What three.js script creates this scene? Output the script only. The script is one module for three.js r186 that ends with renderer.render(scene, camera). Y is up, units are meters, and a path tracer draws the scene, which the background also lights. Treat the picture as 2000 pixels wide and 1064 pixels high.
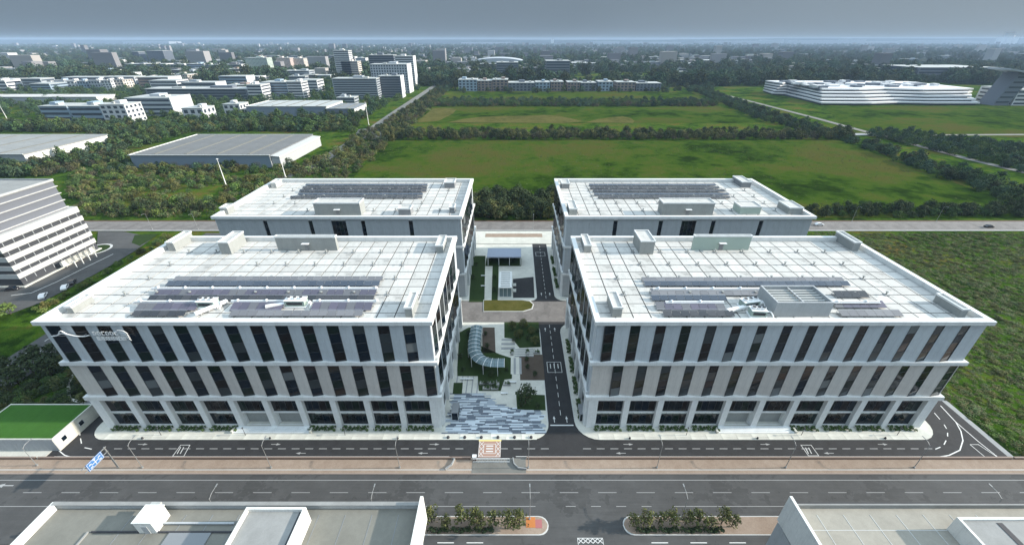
import * as THREE from 'three';
import { mergeGeometries } from 'three/addons/utils/BufferGeometryUtils.js';

// ---------- camera, sky, sun, exposure ----------
const scene = new THREE.Scene();
const camera = new THREE.PerspectiveCamera(66.66, 1024 / 544, 0.5, 90000);
camera.position.set(0, 90, 0);
camera.rotation.order = 'YXZ';
camera.rotation.x = -29.354 * Math.PI / 180;
camera.setViewOffset(2000, 1064, -3.5, 0, 2000, 1064);

// ---------- helpers ----------
function RNG(a) { return () => { a |= 0; a = a + 0x6D2B79F5 | 0; let t = Math.imul(a ^ a >>> 15, 1 | a); t = t + Math.imul(t ^ t >>> 7, 61 | t) ^ t; return ((t ^ t >>> 14) >>> 0) / 4294967296; }; }
const R0 = RNG(7);
const rr = (r, a, b) => a + (b - a) * r();
function lattice(n, seed) { const r = RNG(seed), g = new Float32Array(n * n); for (let i = 0; i < n * n; i++) g[i] = r(); return (x, y) => { x = ((x % n) + n) % n; y = ((y % n) + n) % n; const xi = Math.floor(x), yi = Math.floor(y), fx = x - xi, fy = y - yi, u = fx * fx * (3 - 2 * fx), v = fy * fy * (3 - 2 * fy), x1 = (xi + 1) % n, y1 = (yi + 1) % n; return (g[yi * n + xi] * (1 - u) + g[yi * n + x1] * u) * (1 - v) + (g[y1 * n + xi] * (1 - u) + g[y1 * n + x1] * u) * v; }; }
function fbm(freqs, seed) { const L = freqs.map((f, i) => [lattice(f, seed + i * 17), f]); return (u, v) => { let s = 0, w = 0, a = 1; for (const [l, f] of L) { s += a * l(u * f, v * f); w += a; a *= 0.72; } return s / w; }; }
const SUN_EL = 21 * Math.PI / 180, SUN_AZ = 1.2 * Math.PI / 180;   // from +x, a touch behind the buildings
const sunDir = new THREE.Vector3(Math.cos(SUN_EL) * Math.cos(SUN_AZ), Math.sin(SUN_EL), -Math.cos(SUN_EL) * Math.sin(SUN_AZ));
const sun = new THREE.DirectionalLight(new THREE.Color(1.0, 0.92, 0.81), 3.6);
sun.position.copy(sunDir).multiplyScalar(400);
sun.target.position.set(0, 0, -120);
sun.position.add(sun.target.position);
sun.castShadow = true;
sun.shadow.radius = 1.5;
sun.shadow.mapSize.set(4096, 4096);
Object.assign(sun.shadow.camera, { left: -350, right: 350, top: 350, bottom: -350, near: 1, far: 1200 });
scene.add(sun, sun.target);

const skyNoise = fbm([9, 21, 48], 71);
const SKYC = [0.080, 0.106, 0.132];
{
  const w = 512, h = 256, data = new Float32Array(w * h * 4);
  for (let j = 0; j < h; j++) for (let i = 0; i < w; i++) {
    const el = ((j + 0.5) / h - 0.5) * Math.PI, az = ((i + 0.5) / w - 0.5) * 2 * Math.PI;
    const d = new THREE.Vector3(Math.cos(el) * Math.cos(az), Math.sin(el), Math.cos(el) * Math.sin(az));
    const t = Math.max(0, d.y), a = 0.5 + 0.5 * d.dot(sunDir);
    const haze = 1 + 0.06 * Math.exp(-Math.max(0, el) / 0.05), cl = 1 + 0.30 * (skyNoise(az / 6.2832 + 0.5, el / 1.2 + 0.5) - 0.5);
    const q = Math.min(1, Math.max(0, (t - 0.06) / 0.8)), lift = 1 + 3.6 * q * q * (3 - 2 * q) + 1.2 * q;
    const glow = 0.76 + 0.95 * a * a;
    const k = haze * lift * glow * cl, o = (j * w + i) * 4, wm = a * a * a * 0.12;
    data[o] = SKYC[0] * k * (1 + wm); data[o + 1] = SKYC[1] * k; data[o + 2] = SKYC[2] * k * (1 - wm); data[o + 3] = 1;
  }
  const tex = new THREE.DataTexture(data, w, h, THREE.RGBAFormat, THREE.FloatType);
  tex.mapping = THREE.EquirectangularReflectionMapping; tex.magFilter = THREE.LinearFilter; tex.minFilter = THREE.LinearFilter;
  tex.needsUpdate = true;
  scene.background = tex; scene.environment = tex;
}
const renderer = new THREE.WebGLRenderer({ antialias: true });
renderer.setSize(1024, 544);
renderer.toneMapping = THREE.LinearToneMapping;
renderer.toneMappingExposure = 2.1;
renderer.shadowMap.enabled = true;
scene.fog = new THREE.FogExp2(new THREE.Color(0.54, 0.74, 1.0), 0.000066);

// ---------- textures, materials ----------
function tex(size, metres, fn) {                       // fn(u, v, random) -> sRGB 0..255 triple; tiles every `metres`
  const d = new Uint8Array(size * size * 4), r = RNG(size + metres * 31);
  for (let j = 0; j < size; j++) for (let i = 0; i < size; i++) { const c = fn(i / size, j / size, r), o = (j * size + i) * 4; d[o] = Math.max(0, Math.min(255, c[0])); d[o + 1] = Math.max(0, Math.min(255, c[1])); d[o + 2] = Math.max(0, Math.min(255, c[2])); d[o + 3] = 255; }
  const t = new THREE.DataTexture(d, size, size, THREE.RGBAFormat); t.wrapS = t.wrapT = THREE.RepeatWrapping; t.colorSpace = THREE.SRGBColorSpace;
  t.magFilter = THREE.LinearFilter; t.minFilter = THREE.LinearMipmapLinearFilter; t.generateMipmaps = true; t.repeat.set(1 / metres, 1 / metres); t.needsUpdate = true; return t;
}
const ramp = (stops, t) => { t = Math.max(0, Math.min(0.9999, t)) * (stops.length - 1); const i = Math.floor(t), f = t - i, a = stops[i], b = stops[i + 1]; return [a[0] + (b[0] - a[0]) * f, a[1] + (b[1] - a[1]) * f, a[2] + (b[2] - a[2]) * f]; };
const mat = (c, rough = 0.8, o = {}) => { const m = new THREE[rough >= 1 || o.specularIntensity !== undefined ? 'MeshPhysicalMaterial' : 'MeshStandardMaterial']({ roughness: rough, metalness: 0, ...o }); if (rough >= 1) m.specularIntensity = 0; m.color.setRGB(...c); return m; };
const fConc = fbm([6, 17, 47, 120], 3), fBig = fbm([3, 7, 15, 31], 11), fFine = fbm([40, 90, 200], 23), fMid = fbm([5, 11, 24, 60, 130], 41);
const texConcrete = tex(512, 24, (u, v, r) => { const g = 205 + 46 * fConc(u, v) + 12 * (r() - 0.5); return [g, g, g * 0.99]; });
const texAsphalt = tex(512, 18, (u, v, r) => { const g = 190 + 60 * fConc(u, v) + 26 * (r() - 0.5) - (fBig(u, v) > 0.56 ? 16 : 0); return [g, g, g]; });
const fLane = fbm([2, 9, 30], 57), fStreak = fbm([60, 130, 256], 58);
const texRoad = tex(1024, 36, (u, v, r) => { const g = 186 + 46 * fConc(u, v) + 30 * (fStreak(u * 0.06, v) - 0.5) + 20 * (fLane(u, v) - 0.5) + 22 * (r() - 0.5) - (fMid(u, v) > 0.62 ? 22 : 0); return [g, g, g * 0.99]; });
const texRoofing = tex(1024, 30, (u, v, r) => { const a = fMid(u, v), b = fBig(u, v), s = fStreak(u, v * 0.15); const g = 214 + 34 * a + 16 * (b - 0.5) + 10 * (r() - 0.5) - (a < 0.40 ? 26 * (0.40 - a) * 8 : 0) - (s > 0.66 ? 12 : 0); return [g, g * 0.995, g * 0.975]; });
const texPanel = tex(256, 9, (u, v, r) => { const g = 224 + 26 * fConc(u, v) + 8 * (r() - 0.5) - 15 * Math.max(0, fStreak(u, v * 0.04) - 0.52) * 3; return [g, g, g * 0.99]; });
const texField = tex(1024, 330, (u, v, r) => { const a = fMid(u, v), b = fBig(v, u), c = fFine(u, v); const k = ramp([[46, 62, 26], [66, 88, 34], [88, 108, 44], [104, 108, 58], [112, 104, 66]], 0.10 + (a - 0.5) * 2.0 + b * 0.85 + (c - 0.5) * 0.6); const n = (r() - 0.5) * 20; return [k[0] + n, k[1] + n, k[2] + n * 0.6]; });
const texMeadow = tex(1024, 120, (u, v, r) => { const a = fMid(u, v), b = fBig(v, u), c = fFine(u, v); const k = ramp([[30, 48, 20], [48, 72, 26], [66, 92, 34], [82, 88, 42], [96, 84, 54]], 0.05 + (a - 0.5) * 2.0 + b * 0.8 + (c - 0.5) * 0.5); const n = (r() - 0.5) * 40; return [k[0] + n, k[1] + n, k[2] + n * 0.6]; });
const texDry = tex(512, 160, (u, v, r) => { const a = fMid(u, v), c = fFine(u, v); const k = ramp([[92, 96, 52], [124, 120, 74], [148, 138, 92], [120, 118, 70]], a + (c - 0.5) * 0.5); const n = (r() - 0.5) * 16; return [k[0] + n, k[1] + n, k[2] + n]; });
const texSoil = tex(512, 40, (u, v, r) => { const a = fMid(u, v), c = fFine(u, v); const k = ramp([[126, 108, 94], [162, 144, 128], [186, 170, 154]], 0.15 + a * 0.6 + c * 0.3); const n = (r() - 0.5) * 18; return [k[0] + n, k[1] + n, k[2] + n]; });
const texLand = tex(1024, 2600, (u, v, r) => { const a = fMid(u, v), b = fBig(v, u); const k = ramp([[34, 48, 34], [52, 70, 44], [70, 84, 56], [104, 104, 84], [88, 92, 76]], (a - 0.5) * 2.2 + b * 0.85); const n = (r() - 0.5) * 26; return [k[0] + n, k[1] + n, k[2] + n]; });

const MAT = {
  asphalt: mat([0.036, 0.036, 0.038], 0.92, { map: texAsphalt }), asphaltOld: mat([0.105, 0.105, 0.106], 0.93, { map: texRoad }), trackGrey: mat([0.20, 0.195, 0.18], 0.95, { map: texConcrete }), asphaltRear: mat([0.24, 0.22, 0.205], 0.93, { map: texAsphalt }),
  pave: mat([0.68, 0.67, 0.61], 0.85, { map: texConcrete }), paveGrey: mat([0.34, 0.35, 0.36], 0.85, { map: texConcrete }), kerb: mat([0.50, 0.50, 0.48], 0.85), kerbDull: mat([0.27, 0.22, 0.19], 0.9),
  paint: mat([0.62, 0.62, 0.60], 0.7), paintMid: mat([0.45, 0.45, 0.44], 0.8), paintWorn: mat([0.33, 0.33, 0.325], 0.8), paintYellow: mat([0.75, 0.62, 0.22], 0.7), brickPave: mat([0.33, 0.20, 0.15], 0.9), soil: mat([0.76, 0.75, 0.75], 1, { map: texSoil }), wallBrown: mat([0.13, 0.075, 0.05], 0.9),
  field: mat([0.40, 0.47, 0.27], 1, { map: texField }), meadow: mat([0.86, 0.84, 0.60], 1, { map: texMeadow }), dry: mat([0.36, 0.38, 0.29], 1, { map: texDry }), land: mat([0.30, 0.34, 0.36], 1, { map: texLand }), lawn: mat([0.040, 0.064, 0.025], 1, { map: texPanel }),  // lawn darkened: courtyard shade is put into its colour
  roof: [mat([0.63, 0.62, 0.61], 0.85, { map: texRoofing }), mat([0.58, 0.57, 0.56], 0.85, { map: texRoofing }), mat([0.67, 0.66, 0.65], 0.85, { map: texRoofing }), mat([0.605, 0.60, 0.59], 0.85, { map: texRoofing })], joint: mat([0.03, 0.029, 0.028], 0.95),
  cornice: mat([0.80, 0.81, 0.81], 0.6, { map: texPanel }), panel: [mat([0.62, 0.67, 0.72], 0.55, { map: texPanel, metalness: 0.1 }), mat([0.58, 0.635, 0.685], 0.55, { map: texPanel, metalness: 0.1 }), mat([0.66, 0.71, 0.755], 0.5, { map: texPanel, metalness: 0.1 })],
  panelWarm: [mat([0.69, 0.66, 0.63], 0.55, { map: texPanel, metalness: 0.1 }), mat([0.64, 0.615, 0.59], 0.55, { map: texPanel, metalness: 0.1 }), mat([0.72, 0.70, 0.675], 0.5, { map: texPanel, metalness: 0.1 })],
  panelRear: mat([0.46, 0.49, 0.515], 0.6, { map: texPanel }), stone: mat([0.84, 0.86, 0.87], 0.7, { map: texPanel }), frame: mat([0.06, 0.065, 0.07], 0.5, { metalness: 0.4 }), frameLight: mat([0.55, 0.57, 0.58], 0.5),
  glass: [[0.004, 0.010, 0.018], [0.008, 0.012, 0.015], [0.012, 0.010, 0.010], [0.006, 0.015, 0.012], [0.035, 0.042, 0.045]].map((c, i) => { const m = new THREE.MeshPhysicalMaterial({ roughness: 0.05 + i * 0.015, metalness: 0, specularIntensity: 0.8 }); m.color.setRGB(...c); return m; }),
  equip: mat([0.50, 0.51, 0.50], 0.6, { map: texPanel }), equipWall: mat([0.34, 0.355, 0.35], 0.65, { map: texPanel }), equipDark: mat([0.20, 0.21, 0.22], 0.6), equipGreen: mat([0.34, 0.42, 0.37], 0.6), steel: mat([0.55, 0.56, 0.57], 0.4, { metalness: 0.6 }), white: mat([0.80, 0.80, 0.79], 0.6), pv: [[mat([0.18, 0.18, 0.19], 0.4), mat([0.15, 0.15, 0.16], 0.4)], [mat([0.045, 0.06, 0.085], 0.2), mat([0.06, 0.075, 0.10], 0.25)], [mat([0.105, 0.095, 0.13], 0.3), mat([0.085, 0.08, 0.11], 0.3), mat([0.12, 0.12, 0.13], 0.35)], [mat([0.03, 0.032, 0.038], 0.25), mat([0.05, 0.05, 0.055], 0.3)]],  // roof-house wall grey darkened to carry the shade on their fronts
  pole: mat([0.32, 0.33, 0.33], 0.5, { metalness: 0.5 }), dark: mat([0.04, 0.04, 0.045], 0.8), black: mat([0.015, 0.015, 0.016], 0.6),
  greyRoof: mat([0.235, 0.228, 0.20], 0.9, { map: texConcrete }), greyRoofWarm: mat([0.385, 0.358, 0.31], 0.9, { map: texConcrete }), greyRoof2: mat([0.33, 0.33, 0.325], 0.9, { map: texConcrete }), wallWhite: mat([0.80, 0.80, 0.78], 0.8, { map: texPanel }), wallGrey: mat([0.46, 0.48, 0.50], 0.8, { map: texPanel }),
  canopyGlass: mat([0.14, 0.20, 0.22], 0.12, { metalness: 0.1 }), blue: mat([0.05, 0.16, 0.38], 0.5), turf: mat([0.055, 0.14, 0.03], 1, { map: texPanel }), orange: mat([0.45, 0.16, 0.04], 0.8), red: mat([0.42, 0.06, 0.06], 0.7),
};
const used = {};
function numbered(n) { used[n] = (used[n] || 0) + 1; return used[n] === 1 ? n : n + '_' + String(used[n] - 1).padStart(3, '0'); }
function fin(m) { m.castShadow = m.receiveShadow = true; return m; }
function thing(name, label, category, [x, y, z] = [0, 0, 0], turn = 0, group) { const o = new THREE.Group(); o.name = numbered(name); o.position.set(x, y, z); o.rotation.y = turn; o.userData = { label, category }; if (group) o.userData.group = group; scene.add(o); return o; }
function tag(o, name, label, category, group) { o.name = numbered(name); o.userData = { ...o.userData, label, category }; if (group) o.userData.group = group; scene.add(fin(o)); return o; }
function part(parent, name, geo, m, x = 0, y = 0, z = 0, ry = 0) { const o = fin(new THREE.Mesh(geo, m)); o.name = name; o.position.set(x, y, z); o.rotation.y = ry; parent.add(o); return o; }
function struct(name, geo, m, x = 0, y = 0, z = 0) { const o = fin(new THREE.Mesh(geo, m)); o.name = numbered(name); o.position.set(x, y, z); o.userData.kind = 'structure'; scene.add(o); return o; }
function dup(o, [x, y, z], turn = 0, label, s = 1) { const c = o.clone(); c.name = numbered(o.name.replace(/_\d{3}$/, '')); c.position.set(x, y, z); c.rotation.y = turn; c.scale.setScalar(s); c.userData = { ...o.userData }; if (label) c.userData.label = label; scene.add(c); return c; }
const boxCache = new Map();
function bx(w, h, d, x = 0, y = 0, z = 0) {            // box with uv in metres, standing on y
  const key = [w, h, d, x, y, z].map(v => v.toFixed(3)).join(); if (boxCache.has(key)) return boxCache.get(key);
  const g = new THREE.BoxGeometry(w, h, d), uv = g.attributes.uv, S = [[d, h], [d, h], [w, d], [w, d], [w, h], [w, h]];
  for (let i = 0; i < 24; i++) { const s = S[i >> 2]; uv.setXY(i, uv.getX(i) * s[0], uv.getY(i) * s[1]); }
  g.translate(x, y + h / 2, z); boxCache.set(key, g); return g;
}
const merge = list => mergeGeometries(list.map(g => g.index ? g.toNonIndexed() : g));
function shapeOf(pts) { const s = new THREE.Shape(); pts.forEach(([x, z], i) => i ? s.lineTo(x, -z) : s.moveTo(x, -z)); s.closePath(); return s; }
function flat(pts) { const g = new THREE.ShapeGeometry(shapeOf(pts)); g.rotateX(-Math.PI / 2); return g; }
function slab(pts, h) { const g = new THREE.ExtrudeGeometry(shapeOf(pts), { depth: h, bevelEnabled: false }); g.rotateX(-Math.PI / 2); return g; }
function ribbon(pts, w, closed = false) {              // flat strip of width w along [x,z] points
  const n = pts.length, L = [], Rr = [];
  for (let i = 0; i < n; i++) { const a = pts[closed ? (i - 1 + n) % n : Math.max(0, i - 1)], b = pts[closed ? (i + 1) % n : Math.min(n - 1, i + 1)]; let dx = b[0] - a[0], dz = b[1] - a[1]; const l = Math.hypot(dx, dz); dx /= l; dz /= l; L.push([pts[i][0] - dz * w / 2, pts[i][1] + dx * w / 2]); Rr.push([pts[i][0] + dz * w / 2, pts[i][1] - dx * w / 2]); }
  const pos = [], uv = [], m = closed ? n : n - 1;
  for (let i = 0; i < m; i++) { const j = (i + 1) % n; const q = [L[i], L[j], Rr[j], L[i], Rr[j], Rr[i]]; for (const p of q) { pos.push(p[0], 0, p[1]); uv.push(p[0], p[1]); } }
  const g = new THREE.BufferGeometry(); g.setAttribute('position', new THREE.Float32BufferAttribute(pos, 3)); g.setAttribute('uv', new THREE.Float32BufferAttribute(uv, 2));
  const nor = new Float32Array(pos.length); for (let i = 1; i < nor.length; i += 3) nor[i] = 1; g.setAttribute('normal', new THREE.BufferAttribute(nor, 3)); 
  // faces upward
  const p = g.attributes.position, ab = new THREE.Vector3(p.getX(1) - p.getX(0), 0, p.getZ(1) - p.getZ(0)), ac = new THREE.Vector3(p.getX(2) - p.getX(0), 0, p.getZ(2) - p.getZ(0));
  if (ab.cross(ac).y < 0) for (let i = 0; i < p.count; i += 3) { const t = [p.getX(i), p.getZ(i), uv[i * 2], uv[i * 2 + 1]]; p.setX(i, p.getX(i + 1)); p.setZ(i, p.getZ(i + 1)); g.attributes.uv.setXY(i, uv[i * 2 + 2], uv[i * 2 + 3]); p.setX(i + 1, t[0]); p.setZ(i + 1, t[1]); g.attributes.uv.setXY(i + 1, t[2], t[3]); }
  return g;
}
function arc(cx, cz, r, a0, a1, n = 10) { const o = []; for (let i = 0; i <= n; i++) { const a = (a0 + (a1 - a0) * i / n) * Math.PI / 180; o.push([cx + r * Math.cos(a), cz + r * Math.sin(a)]); } return o; }
function inside(p, poly) { let c = false; for (let i = 0, j = poly.length - 1; i < poly.length; j = i++) { const a = poly[i], b = poly[j]; if ((a[1] > p[1]) !== (b[1] > p[1]) && p[0] < (b[0] - a[0]) * (p[1] - a[1]) / (b[1] - a[1]) + a[0]) c = !c; } return c; }
function scatter(poly, sp, r, jit = 0.9) { let x0 = 1e9, x1 = -1e9, z0 = 1e9, z1 = -1e9; for (const [x, z] of poly) { x0 = Math.min(x0, x); x1 = Math.max(x1, x); z0 = Math.min(z0, z); z1 = Math.max(z1, z); } const o = []; for (let x = x0; x < x1; x += sp) for (let z = z0; z < z1; z += sp) { const p = [x + (r() - 0.5) * sp * jit, z + (r() - 0.5) * sp * jit]; if (inside(p, poly)) o.push(p); } return o; }
function along(pts, sp) { const o = []; let rest = 0; for (let i = 0; i < pts.length - 1; i++) { const [ax, az] = pts[i], [bx_, bz] = pts[i + 1], l = Math.hypot(bx_ - ax, bz - az); let t = rest; while (t < l) { o.push([ax + (bx_ - ax) * t / l, az + (bz - az) * t / l]); t += sp; } rest = t - l; } return o; }

// ---------- ground, fields, roads ----------
struct('ground', (() => { const g = new THREE.PlaneGeometry(30000, 22000); g.translate(0, 2000, 0); g.rotateX(-Math.PI / 2); const uv = g.attributes.uv; for (let i = 0; i < 4; i++) uv.setXY(i, g.attributes.position.getX(i), g.attributes.position.getZ(i)); return g; })(), MAT.land, 0, -0.6, 0);
// rough land round the site, then each field as its own sheet
struct('scrub_land', flat([[-2600, -30], [-2600, -1500], [2600, -1500], [2600, -30]]), MAT.meadow, 0, -0.3, 0);
struct('grass_field', flat([[-120.79, -307], [-128.28, -438.37], [335.32, -438.37], [321, -328.2], [314.67, -242.47], [295.68, -224.79], [22.7, -224.79], [-106.84, -265.69]]), MAT.field, 0, -0.1, 0);
struct('grass_field', flat([[-123.85, -537.36], [-126.07, -692.34], [317.38, -692.34], [314.52, -537.36]]), MAT.field, 0, -0.12, 0);
struct('dry_field', flat([[-122.06, -540.99], [-121.23, -659.32], [-105.2, -669.99], [-84.66, -654.1], [-85.1, -610.36], [-89.92, -584.09], [-95.79, -552.16]]), MAT.dry, 0, -0.06, 0);
struct('dry_field', flat([[-83.82, -540.99], [-65.62, -567.71], [-43.42, -584.09], [-12.82, -592.61], [18.36, -592.61], [41.09, -601.36], [58.56, -592.61], [73.23, -575.8], [88.09, -548.39], [61.13, -537.36]]), MAT.dry, 0, -0.06, 0);
struct('dry_field', flat([[88.28, -540.99], [110.92, -567.71], [134.37, -584.09], [146.28, -588.32], [154.21, -575.8], [153.59, -552.16], [147.28, -537.36]]), MAT.dry, 0, -0.06, 0);
struct('grass_field', flat([[-128.41, -768.54], [-113.78, -879.88], [347.37, -879.88], [331.03, -754.77]]), MAT.field, 0, -0.12, 0);
struct('grass_field', flat([[385.87, -503.38], [485.47, -692.34], [861.68, -692.34], [581.97, -451.17], [376.54, -451.17]]), MAT.field, 0, -0.12, 0);
struct('grass_field', flat([[-2639.15, -1828.62], [-4341.83, -3041.03], [-2809.61, -3041.03], [-1707.8, -1828.62]]), MAT.field, 0, -0.05, 0);
struct('meadow', flat([[124, -66], [124, -204], [700, -204], [700, -66]]), MAT.meadow, 0, -0.1, 0);
struct('pale_track', ribbon([[428.77, -461.9], [497.69, -464.66], [612.01, -467.44]], 7), MAT.trackGrey, 0, -0.05, 0);

// streets
const ROAD_Z = [-62.4, -53.2];
struct('main_road', bx(900, 0.3, 42), MAT.asphaltOld, 0, -0.3, -41.6);
struct('site_base', flat([[-122, -66.2], [-122, -204.8], [124, -204.8], [124, -66.2]]), MAT.paveGrey, 0, -0.02, 0);
struct('verge', bx(900, 0.3, 4.0), MAT.soil, 0, -0.2, -64.35);
struct('kerb', bx(900, 0.16, 0.25), MAT.kerbDull, 0, 0, -62.3);
struct('verge_path', bx(900, 0.03, 0.18), MAT.kerb, 0, 0.1, -63.35);
struct('rear_road', bx(1400, 0.3, 13), MAT.asphaltRear, 260, -0.28, -212.5);
struct('kerb', bx(1400, 0.14, 0.3), MAT.kerb, 260, 0, -205.7);
struct('road_line', bx(1400, 0.012, 0.22), MAT.paint, 260, 0.026, -207.2);
struct('dark_verge', bx(1400, 0.3, 1.0), MAT.wallBrown, 260, -0.1, -219.6);
// site asphalt: front drive, ring road with its corner bends, middle street, cross street
const driveOuter = [[-113, -66.8], [113, -66.8], ...arc(113.2, -72.2, 5.4, 90, 10, 8), [120.4, -84], [120.4, -203], [111.5, -203], [111.5, -79], ...arc(106, -77.4, 5.6, 0, 90, 8), [-104.5, -71.8], ...arc(-105.5, -77.2, 5.4, 90, 180, 8), [-111.5, -80], [-111.5, -203], [-117.5, -203], [-117.5, -76]];
struct('drive', flat([[-120, -66.6], [-120, -204], [122.5, -204], [122.5, -66.6]]), MAT.asphalt, 0, 0, 0);
// main-road markings
function dashes(name, x0, x1, z, len, gap, w, m, y) { for (let x = x0; x < x1; x += len + gap) struct(name, bx(len, 0.008, w), m, x + len / 2, y, z); }
struct('edge_line', bx(900, 0.008, 0.13), MAT.paintWorn, 0, 0.004, -60.75);
dashes('lane_dash', -112, 118, -57.7, 4.2, 4.55, 0.12, MAT.paintWorn, 0.004);
struct('edge_line', bx(300, 0.008, 0.12), MAT.paintWorn, -145.2, 0.004, -54.5);
dashes('lane_dash', 11.5, 33, -54.5, 2.2, 3.4, 0.12, MAT.paintWorn, 0.004);
struct('edge_line', bx(300, 0.008, 0.12), MAT.paintWorn, 185.5, 0.004, -54.5);
// drive markings
dashes('lane_dash', -101, -13, -69.3, 2.0, 1.45, 0.13, MAT.paintMid, 0.006);
dashes('lane_dash', -3.5, 9, -69.3, 2.0, 1.45, 0.13, MAT.paintMid, 0.006);
dashes('lane_dash', 17.5, 104, -69.3, 2.0, 1.45, 0.13, MAT.paintMid, 0.006);
struct('edge_line', ribbon([[-109.27, -66.83], [-111.71, -67.41], [-114.38, -68.74], [-115.72, -70.55], [-115.78, -72.41], [-114.6, -74.01]], 0.22), MAT.paint, 0, 0.012, 0);
struct('edge_line', bx(98, 0.008, 0.15), MAT.paint, -65, 0.006, -67.05);
struct('edge_line', bx(107, 0.008, 0.15), MAT.paint, 54, 0.006, -67.05);
struct('edge_line', ribbon([[104.59, -66.83], [108.28, -67.41], [112.33, -68.88], [115.85, -71.78], [118.04, -74.66], [119.5, -77.68], [120.52, -83.43]], 0.24), MAT.paint, 0, 0.012, 0);
struct('edge_line', ribbon([[119.5, -77.68], [119.5, -71.47], [119.88, -66.69]], 0.2), MAT.paint, 0, 0.014, 0);
for (const seg of [[[116.5, -80.85], [115.99, -78.55]], [[115.55, -76.83], [115.01, -75.49]], [[114.08, -74.18], [113.05, -73.05]], [[111.5, -71.78], [109.85, -70.55]], [[108.25, -69.79], [106.42, -69.18]], [[-114.66, -74.66], [-113.34, -73.37]], [[-112.34, -72.41], [-110.65, -70.85]], [[-108.76, -69.63], [-106.55, -69.18]]]) struct('lane_dash', ribbon(seg, 0.2), MAT.paint, 0, 0.012, 0);
for (const q of [[[116.51, -70.55], [118.6, -70.55], [119.77, -66.83], [116.73, -66.83]]]) struct('parking_bay_line', ribbon(q, 0.18, true), MAT.paint, 0, 0.012, 0);
struct('hatched_box_line', ribbon([[-84.67, -67.12], [-84.94, -70.39], [-82.59, -70.39], [-81.88, -67.12]], 0.18, true), MAT.paint, 0, 0.012, 0);
struct('hatched_box_line', ribbon([[73.21, -70.39], [75.81, -70.39], [75.76, -67.27], [73.22, -67.27]], 0.18, true), MAT.paint, 0, 0.012, 0);
for (const s of [[[-84.05, -67.85], [-84.51, -69.79]], [[-83.28, -67.85], [-83.73, -69.79]], [[73.91, -69.63], [73.58, -67.85]], [[74.69, -69.63], [74.35, -67.85]]]) struct('hatched_box_line', ribbon(s, 0.18), MAT.paint, 0, 0.012, 0);
function arrow(x, z, dir, s = 1) { struct('lane_arrow', flat([[0, 0.08], [1.4, 0.08], [1.4, 0.32], [2.5, 0], [1.4, -0.32], [1.4, -0.08], [0, -0.08]].map(([a, b]) => [x + dir * a * s, z + b * s])), MAT.paintWorn, 0, 0.016, 0); }
for (const [x, d] of [[-96, 1], [-62, 1], [-21.5, 1], [-21.5, -1], [28, -1], [28, 1], [80, -1], [93, 1], [-52, -1], [63, 1]]) arrow(x, d > 0 ? -70.6 : -68.0, d);
arrow(-116, -59.4, -1, 1.6);
// yellow plate with white lattice in front of the gate
{ struct('yellow_line', bx(5.8, 0.012, 0.4), MAT.paintYellow, -6.1, 0.03, -71.75); struct('brick_crossing', bx(5.6, 0.02, 5.0), MAT.brickPave, -6.1, 0, -69.3);
  const L = (pts, c) => struct('crossing_line', ribbon(pts, 0.16, c), MAT.paint, 0, 0.03, 0);
  L([[-8.8, -71.6], [-3.4, -71.6], [-3.4, -67.0], [-8.8, -67.0]], true); L([[-7.6, -70.7], [-4.6, -70.7], [-4.6, -67.9], [-7.6, -67.9]], true);
  for (let i = 0; i < 3; i++) { const z = -71.4 + i * 1.45; for (const x of [-8.75, -4.5]) { struct('crossing_line', ribbon([[x, z], [x + 1.1, z + 1.4]], 0.12), MAT.paint, 0, 0.034, 0); struct('crossing_line', ribbon([[x + 1.1, z], [x, z + 1.4]], 0.12), MAT.paint, 0, 0.038, 0); } }
  for (const z of [-70.1, -69.3, -68.5]) struct('crossing_line', ribbon([[-7.0, z], [-5.2, z]], 0.3), MAT.paint, 0, 0.034, 0); }
// middle street
const MX = [9.5, 16.2];
dashes0('lane_dash', -80, -120); dashes0('lane_dash', -139, -186);
function dashes0(name, z0, z1) { for (let z = z0; z > z1; z -= 3.3) struct(name, bx(0.14, 0.008, 1.8), MAT.paint, 12.9, 0.006, z - 0.9); }
for (const [x, z] of [[11, -77.5], [14.4, -77.5], [11.2, -117.5], [14.6, -117.5], [11.2, -141], [14.6, -141]]) struct('lane_arrow', flat([[0.08, 0], [0.08, -1.2], [0.34, -1.2], [0, -2.2], [-0.34, -1.2], [-0.08, -1.2], [-0.08, 0]].map(([a, b]) => [x + a, z + b])), MAT.paint, 0, 0.016, 0);
struct('stop_line', bx(6.2, 0.008, 0.35), MAT.paint, 12.9, 0.012, -76.6);
struct('hatched_box_line', ribbon([[10.6, -101.5], [15, -101.5], [15, -96.8], [10.6, -96.8]], 0.2, true), MAT.paint, 0, 0.012, 0);
for (const x of [11.6, 12.8, 14]) struct('hatched_box_line', ribbon([[x, -100.7], [x, -98.6]], 0.25), MAT.paint, 0, 0.014, 0);
struct('hatched_box_line', ribbon([[10.6, -176], [15, -176], [15, -180], [10.6, -180]], 0.2, true), MAT.paint, 0, 0.012, 0);
struct('cross_street', flat([[-40, -123.2], [-40, -136.6], [108, -136.6], [108, -123.2]]), MAT.asphaltRear, 0, 0.012, 0);
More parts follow.
